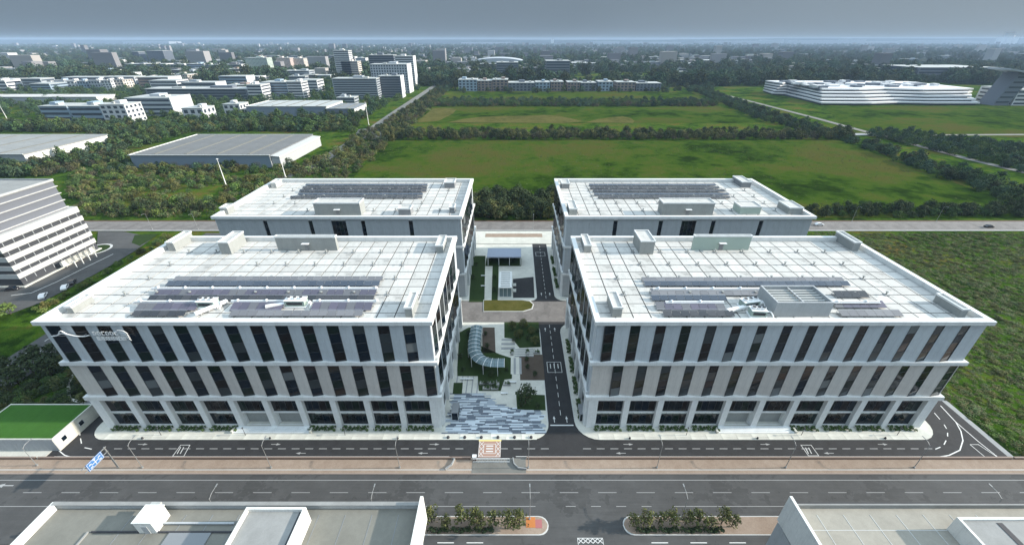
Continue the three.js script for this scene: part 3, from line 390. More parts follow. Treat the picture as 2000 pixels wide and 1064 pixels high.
// ---------- leaf geometry (used by hedges, plants and trees) ----------
function leafCloud(r, centres, per, size, spread, tones) {      // small bent leaf faces round each clump centre
  const pos = [], col = []; const a = new THREE.Vector3(), b = new THREE.Vector3(), n = new THREE.Vector3();
  for (const [cx, cy, cz, cr] of centres) {
    const tone = tones[Math.floor(r() * tones.length)];
    for (let i = 0; i < per; i++) {
      let dx = r() * 2 - 1, dy = r() * 2 - 1, dz = r() * 2 - 1; const l = Math.hypot(dx, dy, dz) || 1, q = cr * spread * Math.cbrt(0.25 + 0.75 * r()) / l; dx *= q; dy *= q * 0.85; dz *= q;
      n.set(dx + (r() - 0.5) * cr, dy + cr * 0.35 + (r() - 0.5) * cr, dz + (r() - 0.5) * cr).normalize();
      a.set(r() - 0.5, r() - 0.5, r() - 0.5).cross(n).normalize(); b.crossVectors(n, a);
      const s = size * (0.6 + 0.8 * r()), x = cx + dx, y = cy + dy, z = cz + dz, k = 1.08 + 0.36 * r(), e = 0.5 + r() * 0.4;
      const v = [[-s, -s * e], [s, -s * e * 0.6], [s * 0.8, s * e], [-s * 0.9, s * e * 0.8]].map(([u, w], j) => [x + a.x * u + b.x * w + n.x * (j % 2 ? 0.25 : -0.1) * s, y + a.y * u + b.y * w + n.y * (j % 2 ? 0.25 : -0.1) * s, z + a.z * u + b.z * w + n.z * (j % 2 ? 0.25 : -0.1) * s]);
      for (const j of [0, 1, 2, 0, 2, 3]) { pos.push(...v[j]); col.push(tone[0] * k, tone[1] * k, tone[2] * k); }
    }
  }
  const g = new THREE.BufferGeometry(); g.setAttribute('position', new THREE.Float32BufferAttribute(pos, 3)); g.setAttribute('color', new THREE.Float32BufferAttribute(col, 3)); g.computeVertexNormals(); return g;
}
const leafMat = new THREE.MeshPhysicalMaterial({ roughness: 0.85, specularIntensity: 0.25, side: THREE.DoubleSide, vertexColors: true });
const barkMat = mat([0.085, 0.062, 0.045], 0.95);
const TONE = { weed: [[0.105, 0.112, 0.046], [0.082, 0.118, 0.042], [0.125, 0.112, 0.058], [0.07, 0.10, 0.036]], olive: [[0.075, 0.082, 0.028], [0.060, 0.070, 0.026], [0.090, 0.092, 0.036]], green: [[0.045, 0.080, 0.026], [0.038, 0.066, 0.024], [0.060, 0.095, 0.030]], dark: [[0.034, 0.050, 0.022], [0.028, 0.042, 0.020], [0.044, 0.058, 0.026]], bluegreen: [[0.036, 0.066, 0.036], [0.030, 0.056, 0.034], [0.046, 0.076, 0.040]], bright: [[0.085, 0.125, 0.030], [0.070, 0.110, 0.028], [0.100, 0.130, 0.040]], brown: [[0.066, 0.060, 0.036], [0.052, 0.052, 0.032], [0.074, 0.070, 0.040]] };

// ---------- hedges, canopy, courtyard ----------
function hedgeGeo(L, w, h, seed, tones) { const r = RNG(seed), c = []; const n = Math.round(L / 0.55); for (let i = 0; i < n; i++) for (let j = 0; j < Math.max(1, Math.round(w / 0.6)); j++) c.push([-L / 2 + (i + r()) * L / n, h * (0.45 + 0.5 * r()), (j + 0.5) / Math.max(1, Math.round(w / 0.6)) * w - w / 2 + (r() - 0.5) * 0.3, 0.36]); return leafCloud(r, c, 12, 0.19, 1, tones); }
const hedgeProto = {};
function hedge(label, x, z, L, w = 1.3, h = 0.8, turn = 0, tones = TONE.green, group = 'hedge strips along the office fronts', y = 0.12) { const key = [L.toFixed(1), w, h, tones === TONE.green].join(); const t = thing('hedge', label, 'hedge', [x, y, z], turn, group); part(t, 'foliage', hedgeProto[key] ||= hedgeGeo(L, w, h, Math.round(L * 100), tones), leafMat); }
{ const bay = (OW - 2.4) / 10; for (let i = 0; i < 10; i++) { if (i === 4 || i === 5) continue; for (const [c, lab] of [[LFc, 'dark clipped hedge strip along the front of the logo block'], [RFc, 'dark clipped hedge strip along the front of the boxed-roof block']]) hedge(lab, c[0] - OW / 2 + 1.2 + (i + 0.5) * bay, -75.1, bay - 1.7); } }
for (const z of [-82, -91, -100, -109]) { hedge('low dark hedge bed between pavement and the boxed-roof block', 18.3, z, 7.4, 1.3, 0.7, Math.PI / 2); }
for (const z of [-150, -160, -171]) hedge('low dark hedge bed beside the middle street and rear block', 18.0, z, 8, 1.3, 0.7, Math.PI / 2);
// entrance steps and ramps
for (const [c, lab] of [[LFc, 'pale stone entrance steps in front of the logo block'], [RFc, 'pale stone entrance steps in front of the boxed-roof block']]) { const t = thing('entrance_steps', lab, 'steps', [c[0], 0.12, -74.9]); for (let i = 0; i < 3; i++) part(t, 'step', bx(19 + (2 - i) * 0.7, 0.15, 2.0 - i * 0.4), MAT.stone, 0, i * 0.15, -i * 0.2); for (const s of [-1, 1]) part(t, 'side_block', bx(0.5, 0.7, 2.4), MAT.pave, s * 10.3, 0, -0.1); }
// paving joints of the front walk: long slabs with gaps
{ const g = bx(3.9, 0.05, 0.86); const mats = [MAT.paveA = mat([0.74, 0.73, 0.66], 0.85, { map: texConcrete }), mat([0.68, 0.67, 0.61], 0.85, { map: texConcrete }), mat([0.78, 0.77, 0.70], 0.85, { map: texConcrete })], r = RNG(5);
  const walk = struct('front_walk', bx(0.1, 0.1, 0.1), MAT.pave, 0, 0.02, -72.8);
  for (const [a, b] of [[-106, 4], [22, 106]]) for (let x = a; x < b; x += 4) for (let j = 0; j < 2; j++) part(walk, 'paving_slab', g, pick(mats, r), x + 2, 0.1, j * 0.9 - 0.45); }
// striped setts of the forecourt: dark and light bars laid in running rows
{ const poly = [[-19.65, -88.08], [-8.74, -88.08], [-2.66, -82.87], [7.78, -81.94], [8.09, -73.53], [-17.59, -73.53]], r = RNG(77), L = [], D = [], Mm = [];
  for (let z = -71; z > -96; z -= 0.42) for (let x = -19 + r() * 2; x < 10;) { const w = rr(r, 1.2, 3.6); const p = [x + w / 2, z]; if (inside(p, poly)) (r() < 0.42 ? D : r() < 0.5 ? Mm : L).push(bx(w - 0.05, 0.045, 0.38, x + w / 2, 0.12, z)); x += w; }
  for (const [l, m] of [[L, mat([0.55, 0.60, 0.64], 0.8)], [Mm, mat([0.30, 0.34, 0.38], 0.8)], [D, mat([0.12, 0.14, 0.17], 0.8)]]) { const o = fin(new THREE.Mesh(merge(l), m)); o.name = numbered('striped_paving'); o.userData = { kind: 'stuff', label: 'long grey paving setts laid in stripes across the forecourt', category: 'paving', group: 'forecourt setts' }; scene.add(o); } }
MAT.shadedSoil = mat([0.125, 0.10, 0.082], 1, { map: texConcrete });  // bed soil darkened: the courtyard shade is put into its colour
// lawns and beds
const bed = (n, pts, m, h = 0.05) => struct(n, slab(pts, h), m, 0, 0.121, 0);
bed('lawn', [[-17.8, -98.9], [-19.19, -116.64], [-16.23, -119.62], [-11.65, -119.62], [-10.95, -109.38], [-4.79, -105.22], [-0.58, -103.22], [-0.55, -93.94], [-2.87, -93.5], [-3.83, -88.89], [-10.3, -88.89], [-11.06, -95.04], [-17.34, -95.04]], MAT.lawn);
bed('lawn', [[-17.81, -87.68], [-18.08, -92.22], [-15.31, -92.22], [-15.12, -87.68]], MAT.lawn, 0.06);
bed('planting_bed', [[-10.36, -105.73], [-11.28, -119.62], [-6.88, -119.62], [-5.98, -105.73]], MAT.shadedSoil);
bed('planting_bed', [[-3.28, -113.78], [-3.45, -122.69], [9.06, -122.69], [9.02, -108.85], [1.97, -108.32], [-0.62, -113.21]], MAT.lawn);
bed('planting_bed', [[1.94, -93.29], [1.76, -104.97], [9.47, -104.97], [9.38, -93.29]], MAT.shadedSoil);
bed('planting_bed', [[0.93, -81.94], [0.67, -87.68], [8.99, -87.28], [8.9, -81.58]], MAT.lawn);
for (let i = 0; i < 6; i++) struct('garden_step', bx(4.6, 0.08 + i * 0.002, 0.9), i % 2 ? MAT.pave : MAT.paveGrey, -1.9, 0.122, -112.65 + i * 1.15);
for (let i = 0; i < 4; i++) struct('path_stripe', bx(0.7, 0.07, 7.5), i % 2 ? MAT.paveGrey : MAT.pave, -0.6 + i * 0.9, 0.122, -99.6);
bed('lawn', [[-17.61, -136.21], [-19.89, -175.96], [-13.55, -175.96], [-11.57, -136.21]], MAT.lawn);
bed('lawn', [[-8.76, -136.21], [-9.67, -165.73], [-6.88, -165.73], [-6.34, -136.21]], MAT.lawn, 0.06);
bed('lawn', [[-12.94, -165.73], [-12.91, -173.31], [3.5, -173.31], [3.38, -165.73]], MAT.lawn, 0.06);
struct('kerb', slab([[-11.55, -129.53], [-12.07, -137.68], [3.35, -137.68], [6.57, -136.94], [7.87, -134.4], [7.15, -131.24], [3.59, -129.53]], 0.16), MAT.kerb, 0, 0.02, 0);
struct('sunlit_lawn', slab([[-11.38, -129.87], [-11.84, -137.31], [3.14, -137.31], [6.15, -136.57], [7.48, -134.4], [6.77, -131.59], [3.4, -129.87]], 0.05), MAT.dry, 0, 0.182, 0);  // yellower planted strip; its pale dry-grass colour also paints in the sunlight
struct('parking_bay', slab([[-0.31, -139.17], [-0.33, -154.17], [8.57, -155.94], [8.28, -139.17]], 0.02), MAT.asphalt, 0, 0.122, 0);
// planters, benches and clipped balls in the court
{ const pm = mat([0.40, 0.40, 0.39], 0.8, { map: texConcrete }); const proto = (() => { const r = RNG(64), c = []; for (let i = 0; i < 10; i++) c.push([(r() - 0.5) * 1.6, 0.75 + r() * 0.35, (r() - 0.5) * 0.7, 0.34]); return leafCloud(r, c, 10, 0.13, 1, TONE.green); })();
  for (const [x, z, a] of [[-9.13, -91.79], [-6.98, -91.79], [-4.83, -91.79], [-8.09, -89.71], [-5.67, -89.71], [4.46, -105.73], [7.5, -105.73], [-2.07, -91.37], [-0.59, -105.73]].map((p, i) => [p[0], p[1], i % 3 === 2 ? 1.57 : 0])) { const t = thing('planter', 'grey stone planter with clipped green plants in the courtyard', 'planter', [x, 0.13, z], a, 'stone planters of the courtyard'); part(t, 'trough', bx(2.2, 0.6, 1.0), pm); part(t, 'plants', proto, leafMat); }
  for (const [x, z] of [[-15.29, -93.5], [-13.28, -93.5], [-2.76, -87.68], [-0.23, -92.22], [-12.72, -147.81], [-13.27, -156.38]]) { const t = thing('bench', 'pale backless bench on the courtyard paving', 'bench', [x, 0.13, z], 0, 'courtyard benches'); part(t, 'seat', bx(2.0, 0.1, 0.5), MAT.stone, 0, 0.4, 0); part(t, 'leg', bx(0.3, 0.4, 0.4), pm, -0.7, 0, 0); part(t, 'leg', bx(0.3, 0.4, 0.4), pm, 0.7, 0, 0); } }
for (let i = 0; i < 5; i++) struct('paving_band', bx(0.35, 0.02 + i * 0.001, 9), MAT.paveGrey, -17.2 + i * 1.6, 0.125, -91.79);
for (let i = 0; i < 8; i++) struct('terrace_step', bx(6.2, 0.1, 0.5), i % 2 ? MAT.paveGrey : MAT.pave, 3.4, 0.121 + i * 0.001, -105.99 + i * 0.55 - 2);
// curved glazed walkway
{ const path = new THREE.CatmullRomCurve3([[-12.8, -115.46], [-12.89, -110.08], [-12.85, -105.55], [-12.19, -101.52], [-10.37, -98.63], [-7.45, -97.23], [-4.93, -97], [-2.9, -97]].map(p => new THREE.Vector3(p[0], 0, p[1]))), t = thing('glazed_canopy', 'curved glass-roofed walkway canopy bending through the courtyard lawn', 'canopy', [0, 0.15, 0]), n = 26, W = 2.0, Hh = 3.6, P = [];
  for (let i = 0; i <= n; i++) { const c = path.getPointAt(i / n), d = path.getTangentAt(i / n), nx = -d.z, nz = d.x; P.push([0, 1, 2, 3, 4].map(k => { const a = (k / 4) * 2 - 1; return new THREE.Vector3(c.x + nx * W * a, Hh + 0.7 * (1 - a * a), c.z + nz * W * a); })); }
  const quad = (a, b, c, d, th) => { const g = new THREE.BufferGeometry(), p = []; const up = new THREE.Vector3(0, th, 0); const A = [a, b, c, d], B = A.map(v => v.clone().sub(up)); const f = (q) => { for (const j of [0, 1, 2, 0, 2, 3]) p.push(q[j].x, q[j].y, q[j].z); }; f(A); f([B[3], B[2], B[1], B[0]]); for (let j = 0; j < 4; j++) f([A[j], B[j], B[(j + 1) % 4], A[(j + 1) % 4]]); g.setAttribute('position', new THREE.Float32BufferAttribute(p, 3)); g.computeVertexNormals(); return g; };
  for (let i = 0; i < n; i++) for (let k = 0; k < 4; k++) { const q = [P[i][k], P[i + 1][k], P[i + 1][k + 1], P[i][k + 1]], m = q.reduce((s, v) => s.add(v), new THREE.Vector3()).multiplyScalar(0.25); part(t, 'pane', quad(...q.map(v => v.clone().lerp(m, 0.06)), 0.03), MAT.canopyGlass); }
  for (let i = 0; i <= n; i += 2) { const rib = new THREE.TubeGeometry(new THREE.CatmullRomCurve3(P[i].map(v => v.clone().add(new THREE.Vector3(0, -0.05, 0)))), 8, 0.08, 5); part(t, 'rib', rib, MAT.white); if (i % 4 === 0) for (const k of [0, 4]) part(t, 'post', bx(0.14, Hh, 0.14), MAT.white, P[i][k].x, 0, P[i][k].z); }
}
// pavilion and small glass house in the rear court
{ const [x0, z] = [-12.13, -166.22], x1 = 3.35, z2 = -175.14, t = thing('pavilion', 'flat bluish-roofed open pavilion at the far end of the rear court', 'pavilion', [(x0 + x1) / 2, 0.12, (z + z2) / 2]); const w = x1 - x0, d = z - z2; part(t, 'roof', bx(w, 0.4, d), mat([0.26, 0.30, 0.38], 0.5), 0, 4, 0); part(t, 'roof_edge', bx(w + 0.2, 0.5, 0.2), MAT.cornice, 0, 3.98, -d / 2); for (const sx of [-1, -0.33, 0.33, 1]) for (const sz of [-1, 1]) part(t, 'post', bx(0.25, 4, 0.25), MAT.stone, sx * (w / 2 - 0.4), 0, sz * (d / 2 - 0.4)); part(t, 'back_wall', bx(w - 1, 3.9, 0.2), MAT.wallGrey, 0, 0, -d / 2 + 1); }
{ const [x0, z] = [-6.06, -139.92], x1 = -0.72, z2 = -153.08, w = x1 - x0, d = z - z2, t = thing('garden_house', 'small white-roofed glass house beside the rear court lawn', 'garden house', [(x0 + x1) / 2, 0.12, (z + z2) / 2]); part(t, 'wall', bx(w - 0.4, 4.0, d - 0.4), MAT.canopyGlass); part(t, 'roof', bx(w, 0.3, d), MAT.cornice, 0, 4, 0); const n = 7; for (let i = 0; i < n; i++) part(t, 'roof_louvre', bx(w * 0.7, 0.14, 0.8), MAT.equip, 0, 4.3, -d / 2 + (i + 0.7) * d / (n + 0.4)); for (const s of [-1, 1]) for (let i = 0; i <= 4; i++) part(t, 'mullion', bx(0.1, 4, 0.1), MAT.white, s * (w / 2 - 0.18), 0, -d / 2 + 0.3 + i * (d - 0.6) / 4); for (let i = 0; i <= 3; i++) part(t, 'mullion', bx(0.1, 4, 0.1), MAT.white, -w / 2 + 0.3 + i * (w - 0.6) / 3, 0, d / 2 - 0.18); part(t, 'side_step', bx(1.6, 0.3, 2.2), MAT.pave, w / 2 + 0.9, 0, 2); part(t, 'side_step', bx(1.6, 0.3, 2.2), MAT.pave, w / 2 + 0.9, 0, -2.5); }
// dark glazed kiosk at the foot of each courtyard corner
for (const [lab, x, z] of [['dark glass kiosk at the courtyard corner of the logo block', -15.9, -80.0], ['dark glass kiosk at the courtyard corner of the boxed-roof block', 18.6, -79.6]]) { const t = thing('glass_kiosk', lab, 'kiosk', [x, 0.12, z]); part(t, 'glass_box', bx(1.7, 2.6, 3.4), MAT.glass[0]); part(t, 'roof', bx(1.9, 0.15, 3.6), MAT.equipDark, 0, 2.6, 0); for (const s of [-1, 1]) for (const q of [-1, 1]) part(t, 'corner_post', bx(0.12, 2.6, 0.12), MAT.frameLight, s * 0.86, 0, q * 1.71); part(t, 'door', bx(0.04, 2.1, 1.0), MAT.frame, 0.9, 0, 0.4); }
// boundary wall between drive and verge, gates
{ const wall = (lab, x0, x1) => { const t = thing('boundary_wall', lab, 'wall', [(x0 + x1) / 2, 0, -66.35]); part(t, 'wall_body', bx(x1 - x0, 0.6, 0.28), MAT.wallBrown); part(t, 'coping', bx(x1 - x0 + 0.1, 0.1, 0.42), mat([0.22, 0.165, 0.135], 0.8), 0, 0.6, 0); };
  wall('low brown boundary wall from the hut to the gate', -117, -10.6); wall('low brown boundary wall from the gate to the meadow', 3.2, 122.5); wall('low brown boundary wall in front of the meadow', 123, 260); wall('low brown boundary wall before the turf-roofed hut', -260, -117.6);
  for (const [lab, pts] of [['curved pale gate wing beside the crossing', [[-16.39, -63.34], [-15.06, -64.44], [-14.53, -66.12], [-15.57, -66.4]]], ['curved grey gate wing by the lamp post', [[-0.19, -66.26], [0.06, -64.71], [1.05, -63.61], [3.01, -63.34]]]]) { const t = thing('gate_wing', lab, 'gate wall'); for (let i = 0; i < pts.length - 1; i++) { const a = pts[i], b = pts[i + 1], L = Math.hypot(b[0] - a[0], b[1] - a[1]); part(t, 'wall_segment', bx(L + 0.1, 0.7, 0.25), MAT.paveGrey, (a[0] + b[0]) / 2, 0, (a[1] + b[1]) / 2, -Math.atan2(b[1] - a[1], b[0] - a[0])); } }
  const gt = thing('sliding_gate', 'white metal sliding gate between the two curved gate wings', 'gate', [-5.5, 0.05, -65.4]); part(gt, 'bottom_rail', bx(9, 0.12, 0.12), MAT.white, 0, 0.15, 0); part(gt, 'top_rail', bx(9, 0.12, 0.12), MAT.white, 0, 1.3, 0); for (let i = 0; i < 24; i++) part(gt, 'bar', bx(0.06, 1.2, 0.06), MAT.white, -4.4 + i * 0.383, 0.15, 0);
  const gp = thing('guard_post', 'small dark gate post cabinet beside the sliding gate', 'cabinet', [-9.6, 0.05, -66.0]); part(gp, 'cabinet', bx(0.9, 1.5, 0.7), MAT.wallBrown); part(gp, 'cap', bx(1.05, 0.12, 0.85), MAT.stone, 0, 1.5, 0);
  struct('gate_apron', bx(13, 0.14, 4.2), MAT.trackGrey, -3.6, 0, -64.35); }
// bollards and low lights on the forecourt edge
for (let i = 0; i < 6; i++) { const g = merge([new THREE.CylinderGeometry(0.35, 0.4, 0.45, 10).translate(0, 0.225, 0), new THREE.CylinderGeometry(0.2, 0.35, 0.12, 10).translate(0, 0.5, 0)]); const m = new THREE.Mesh(g, MAT.dark); m.position.set(-17 + i * 4.3, 0.12, -72.5); tag(m, 'bollard', 'squat dark stone bollard on the forecourt kerb', 'bollard', 'bollards along the forecourt kerb'); }
for (const [x, lab] of [[-96, 0], [-63, 0], [-30, 0], [30, 1], [63, 1], [96, 1]]) { const m = new THREE.Mesh(merge([new THREE.CylinderGeometry(0.22, 0.26, 0.4, 9).translate(0, 0.2, 0), new THREE.SphereGeometry(0.22, 9, 6).translate(0, 0.42, 0)]), MAT.dark); m.position.set(x, 0.12, -72.2); tag(m, 'bollard', 'small dark dome bollard at the kerb of the front walk', 'bollard', 'dome bollards on the front walk'); }

// ---------- lamps, sign, hut, cars ----------
function lamp(label, [x, z], h, dirs, group, arm = 2.0) { const t = thing('street_lamp', label, 'street lamp', [x, 0, z], 0, group); part(t, 'base', new THREE.CylinderGeometry(0.22, 0.26, 0.5, 8).translate(0, 0.25, 0), MAT.pole); part(t, 'pole', new THREE.CylinderGeometry(0.045, 0.09, h, 8).translate(0, h / 2, 0), MAT.pole); for (const d of dirs) { const c = new THREE.CatmullRomCurve3([new THREE.Vector3(0, h - 0.3, 0), new THREE.Vector3(0, h + 0.2, d * arm * 0.4), new THREE.Vector3(0, h + 0.3, d * arm)]); const a = part(t, 'arm', new THREE.TubeGeometry(c, 8, 0.05, 6), MAT.pole); part(a, 'lamp_head', bx(0.22, 0.1, 0.7), MAT.pole, 0, h + 0.28, d * (arm + 0.3)); } return t; }
for (let i = 0; i < 7; i++) lamp('slim grey lamp post on the brown verge by the boundary wall', [-89.5 + i * 31, -63.9], 8.2, [-1], 'lamp posts on the verge', 1.7);
lamp('slim grey lamp post on the verge beside the turf-roofed hut', [-115.5, -64.5], 6.5, [-1], undefined, 1.8);
for (const x of [-63, -29.5, 3.4, 36, 101]) lamp('grey lamp post on the near kerb of the main road', [x, -51.6], 7.5, [-1], 'lamp posts on the near kerb', 2.4);
for (const [x, z] of [[-197, -208], [-172, -208], [10.5, -208], [150, -219], [192, -219], [240, -219]]) lamp('thin lamp post beside the rear road', [x, z], 9, [1], 'lamp posts along the rear road', 2);
for (const [lab, b, h] of [['tall leaning-looking lattice mast before the grey warehouse', [-203.8, -285.67], 19], ['slender mast at the courtyard-side end of the grey warehouse', [-171.39, -305.67], 13], ['tall pale mast beside the canal road', [-175.29, -523.28], 26], ['pale mast at the edge of the scrub', [-633.34, -544.67], 20]]) { const t = thing('mast', lab, 'mast', [b[0], 0, b[1]]); part(t, 'pole', new THREE.CylinderGeometry(0.12, 0.38, h, 8).translate(0, h / 2, 0), MAT.white); part(t, 'top_ring', new THREE.TorusGeometry(0.7, 0.12, 6, 12).rotateX(Math.PI / 2), MAT.white, 0, h - 0.5, 0); part(t, 'footing', bx(1.2, 0.6, 1.2), MAT.pave, 0, 0, 0); }
for (const [x, z] of [[45, -73.3], [75, -73.3], [100, -73.3], [-92, -73.3], [-70, -73.3], [-44, -73.3]]) { const t = thing('garden_lamp', 'short dark lamp post on the sunlit front walk', 'garden lamp', [x, 0.12, z], 0, 'short lamps on the front walk'); part(t, 'pole', new THREE.CylinderGeometry(0.05, 0.07, 2.6, 7).translate(0, 1.3, 0), MAT.dark); part(t, 'head', new THREE.CylinderGeometry(0.2, 0.12, 0.3, 8), MAT.dark, 0, 2.7, 0); }
{ const [x, z] = [-95.3, -63.89], t = thing('road_sign_gantry', 'blue overhead direction sign on a cantilever post at the roadside', 'road sign', [x, 0, z]); part(t, 'post', new THREE.CylinderGeometry(0.13, 0.2, 7.6, 10).translate(0, 3.8, 0), MAT.pole); part(t, 'arm', bx(0.16, 0.16, 6.2), MAT.pole, 0, 7.2, 2.7); part(t, 'arm', bx(0.14, 0.14, 6.0), MAT.pole, 0, 5.9, 2.7); const p = part(t, 'sign_panel', bx(0.1, 2.0, 3.8), MAT.blue, 0.16, 5.6, 3.0); part(p, 'border', merge([bx(0.02, 0.07, 3.6, 0.06, 0.06, 0), bx(0.02, 0.07, 3.6, 0.06, 1.86, 0), bx(0.02, 1.7, 0.07, 0.06, 0.14, 1.75), bx(0.02, 1.7, 0.07, 0.06, 0.14, -1.75)]), MAT.paint);
  part(p, 'arrow_stem', merge([bx(0.02, 1.2, 0.12, 0.06, 0.3, 0), bx(0.02, 0.12, 1.8, 0.061, 0.85, 0)]), MAT.paint); for (const [yy, zz] of [[0.35, 1.1], [0.35, -1.1], [1.15, 1.1], [1.15, -1.1], [1.55, 0]]) part(p, 'lettering', merge([bx(0.02, 0.09, 0.7, 0.06, yy, zz), bx(0.02, 0.09, 0.5, 0.06, yy + 0.18, zz)]), MAT.paint); }
{ const A = [[-127.79, -69.94], [-130.81, -80.43], [-117.56, -79], [-114.25, -69.64]], cx = (A[1][0] + A[2][0] + A[3][0] + A[0][0]) / 4, cz = (A[0][1] + A[1][1]) / 2; const x1 = -113.9, x0 = -136, z1 = -68.73, z0 = -80.07, w = x1 - x0, d = z1 - z0, t = thing('turf_roof_hut', 'low cream hut with a bright green artificial turf roof', 'hut', [(x0 + x1) / 2, 0, (z0 + z1) / 2]);
  part(t, 'wall', bx(w, 4.0, d), mat([0.66, 0.65, 0.58], 0.85, { map: texPanel })); part(t, 'roof_turf', bx(w - 0.5, 0.12, d - 0.5), MAT.turf, 0, 4.0, 0); for (const s of [-1, 1]) { part(t, 'roof_edge', bx(w + 0.1, 0.3, 0.3), MAT.pave, 0, 3.95, s * (d / 2 - 0.1)); part(t, 'roof_edge', bx(0.3, 0.3, d - 0.5), MAT.pave, s * (w / 2 - 0.1), 3.95, 0); }
  for (const z of [-0.1, 0.32]) { const wn = part(t, 'window', bx(0.08, 1.4, 1.3), MAT.frameLight, w / 2 + 0.03, 1.5, z * d); part(wn, 'pane', bx(0.06, 1.2, 1.1), MAT.glass[0], 0.03, 0.1, 0); } for (let i = 0; i < 9; i++) part(t, 'cladding_board', bx(w / 9 - 0.06, 3.8, 0.1), MAT.wallGrey, -w / 2 + (i + 0.5) * w / 9, 0.1, d / 2 + 0.06); struct('hut_apron', bx(26, 0.1, 3), MAT.pave, -129, 0.01, -67.9); }
function carProto(m) { const t = new THREE.Group(); const s = new THREE.Shape(); s.moveTo(-2.2, 0.3); s.lineTo(2.2, 0.3); s.lineTo(2.25, 0.75); s.lineTo(1.3, 0.9); s.lineTo(0.7, 1.42); s.lineTo(-1.2, 1.42); s.lineTo(-1.8, 0.95); s.lineTo(-2.25, 0.85); s.closePath(); const g = new THREE.ExtrudeGeometry(s, { depth: 1.7, bevelEnabled: true, bevelSize: 0.06, bevelThickness: 0.06, bevelSegments: 1 }); g.translate(0, 0, -0.85); part(t, 'body', g, m); const gs = new THREE.Shape(); gs.moveTo(-1.65, 0.98); gs.lineTo(1.15, 0.95); gs.lineTo(0.65, 1.36); gs.lineTo(-1.15, 1.36); gs.closePath(); const gg = new THREE.ExtrudeGeometry(gs, { depth: 1.86, bevelEnabled: false }); gg.translate(0, 0, -0.93); part(t, 'side_glass', gg, MAT.glass[0]); part(t, 'windscreen', bx(0.72, 0.05, 1.5), MAT.glass[0], 1.05, 1.2, 0).rotation.z = -0.72; for (const x of [-1.35, 1.35]) for (const z of [-0.8, 0.8]) part(t, 'wheel', new THREE.CylinderGeometry(0.33, 0.33, 0.24, 12).rotateX(Math.PI / 2), MAT.black, x, 0.33, z); for (const z of [-0.6, 0.6]) part(t, 'headlight', bx(0.06, 0.16, 0.35), MAT.white, 2.28, 0.6, z); return t; }
const carMats = [mat([0.72, 0.72, 0.72], 0.25), mat([0.03, 0.03, 0.035], 0.2), mat([0.35, 0.36, 0.38], 0.25)];
[[[-186.23, -146.59], 0, 2.1, 'white car parked at the verge beside the estate road'], [[-187.1, -150.73], 1, 2.1, 'black car parked behind the white car at the estate road verge'], [[-188.76, -139.92], 0, 2.1, 'white car farther down the estate road verge by the shrubs'], [[-206.83, -145.38], 1, 0.2, 'black car turning at the estate road corner'], [[-205.43, -173.31], 2, 1.2, 'grey car under the white canopy of the banded office'], [[-205.92, -169.71], 0, 1.2, 'white car beside the canopy of the banded office'], [[261.24, -210.53], 1, 0, 'black car driving along the rear road'], [[169.68, -213.41], 0, 0, 'white car driving along the rear road']].forEach(([p, k, a, lab]) => { const c = carProto(carMats[k]); c.name = numbered('car'); c.position.set(p[0], 0.03, p[1]); c.rotation.y = a; c.userData = { label: lab, category: 'car', group: 'cars on the estate roads' }; scene.add(c); });

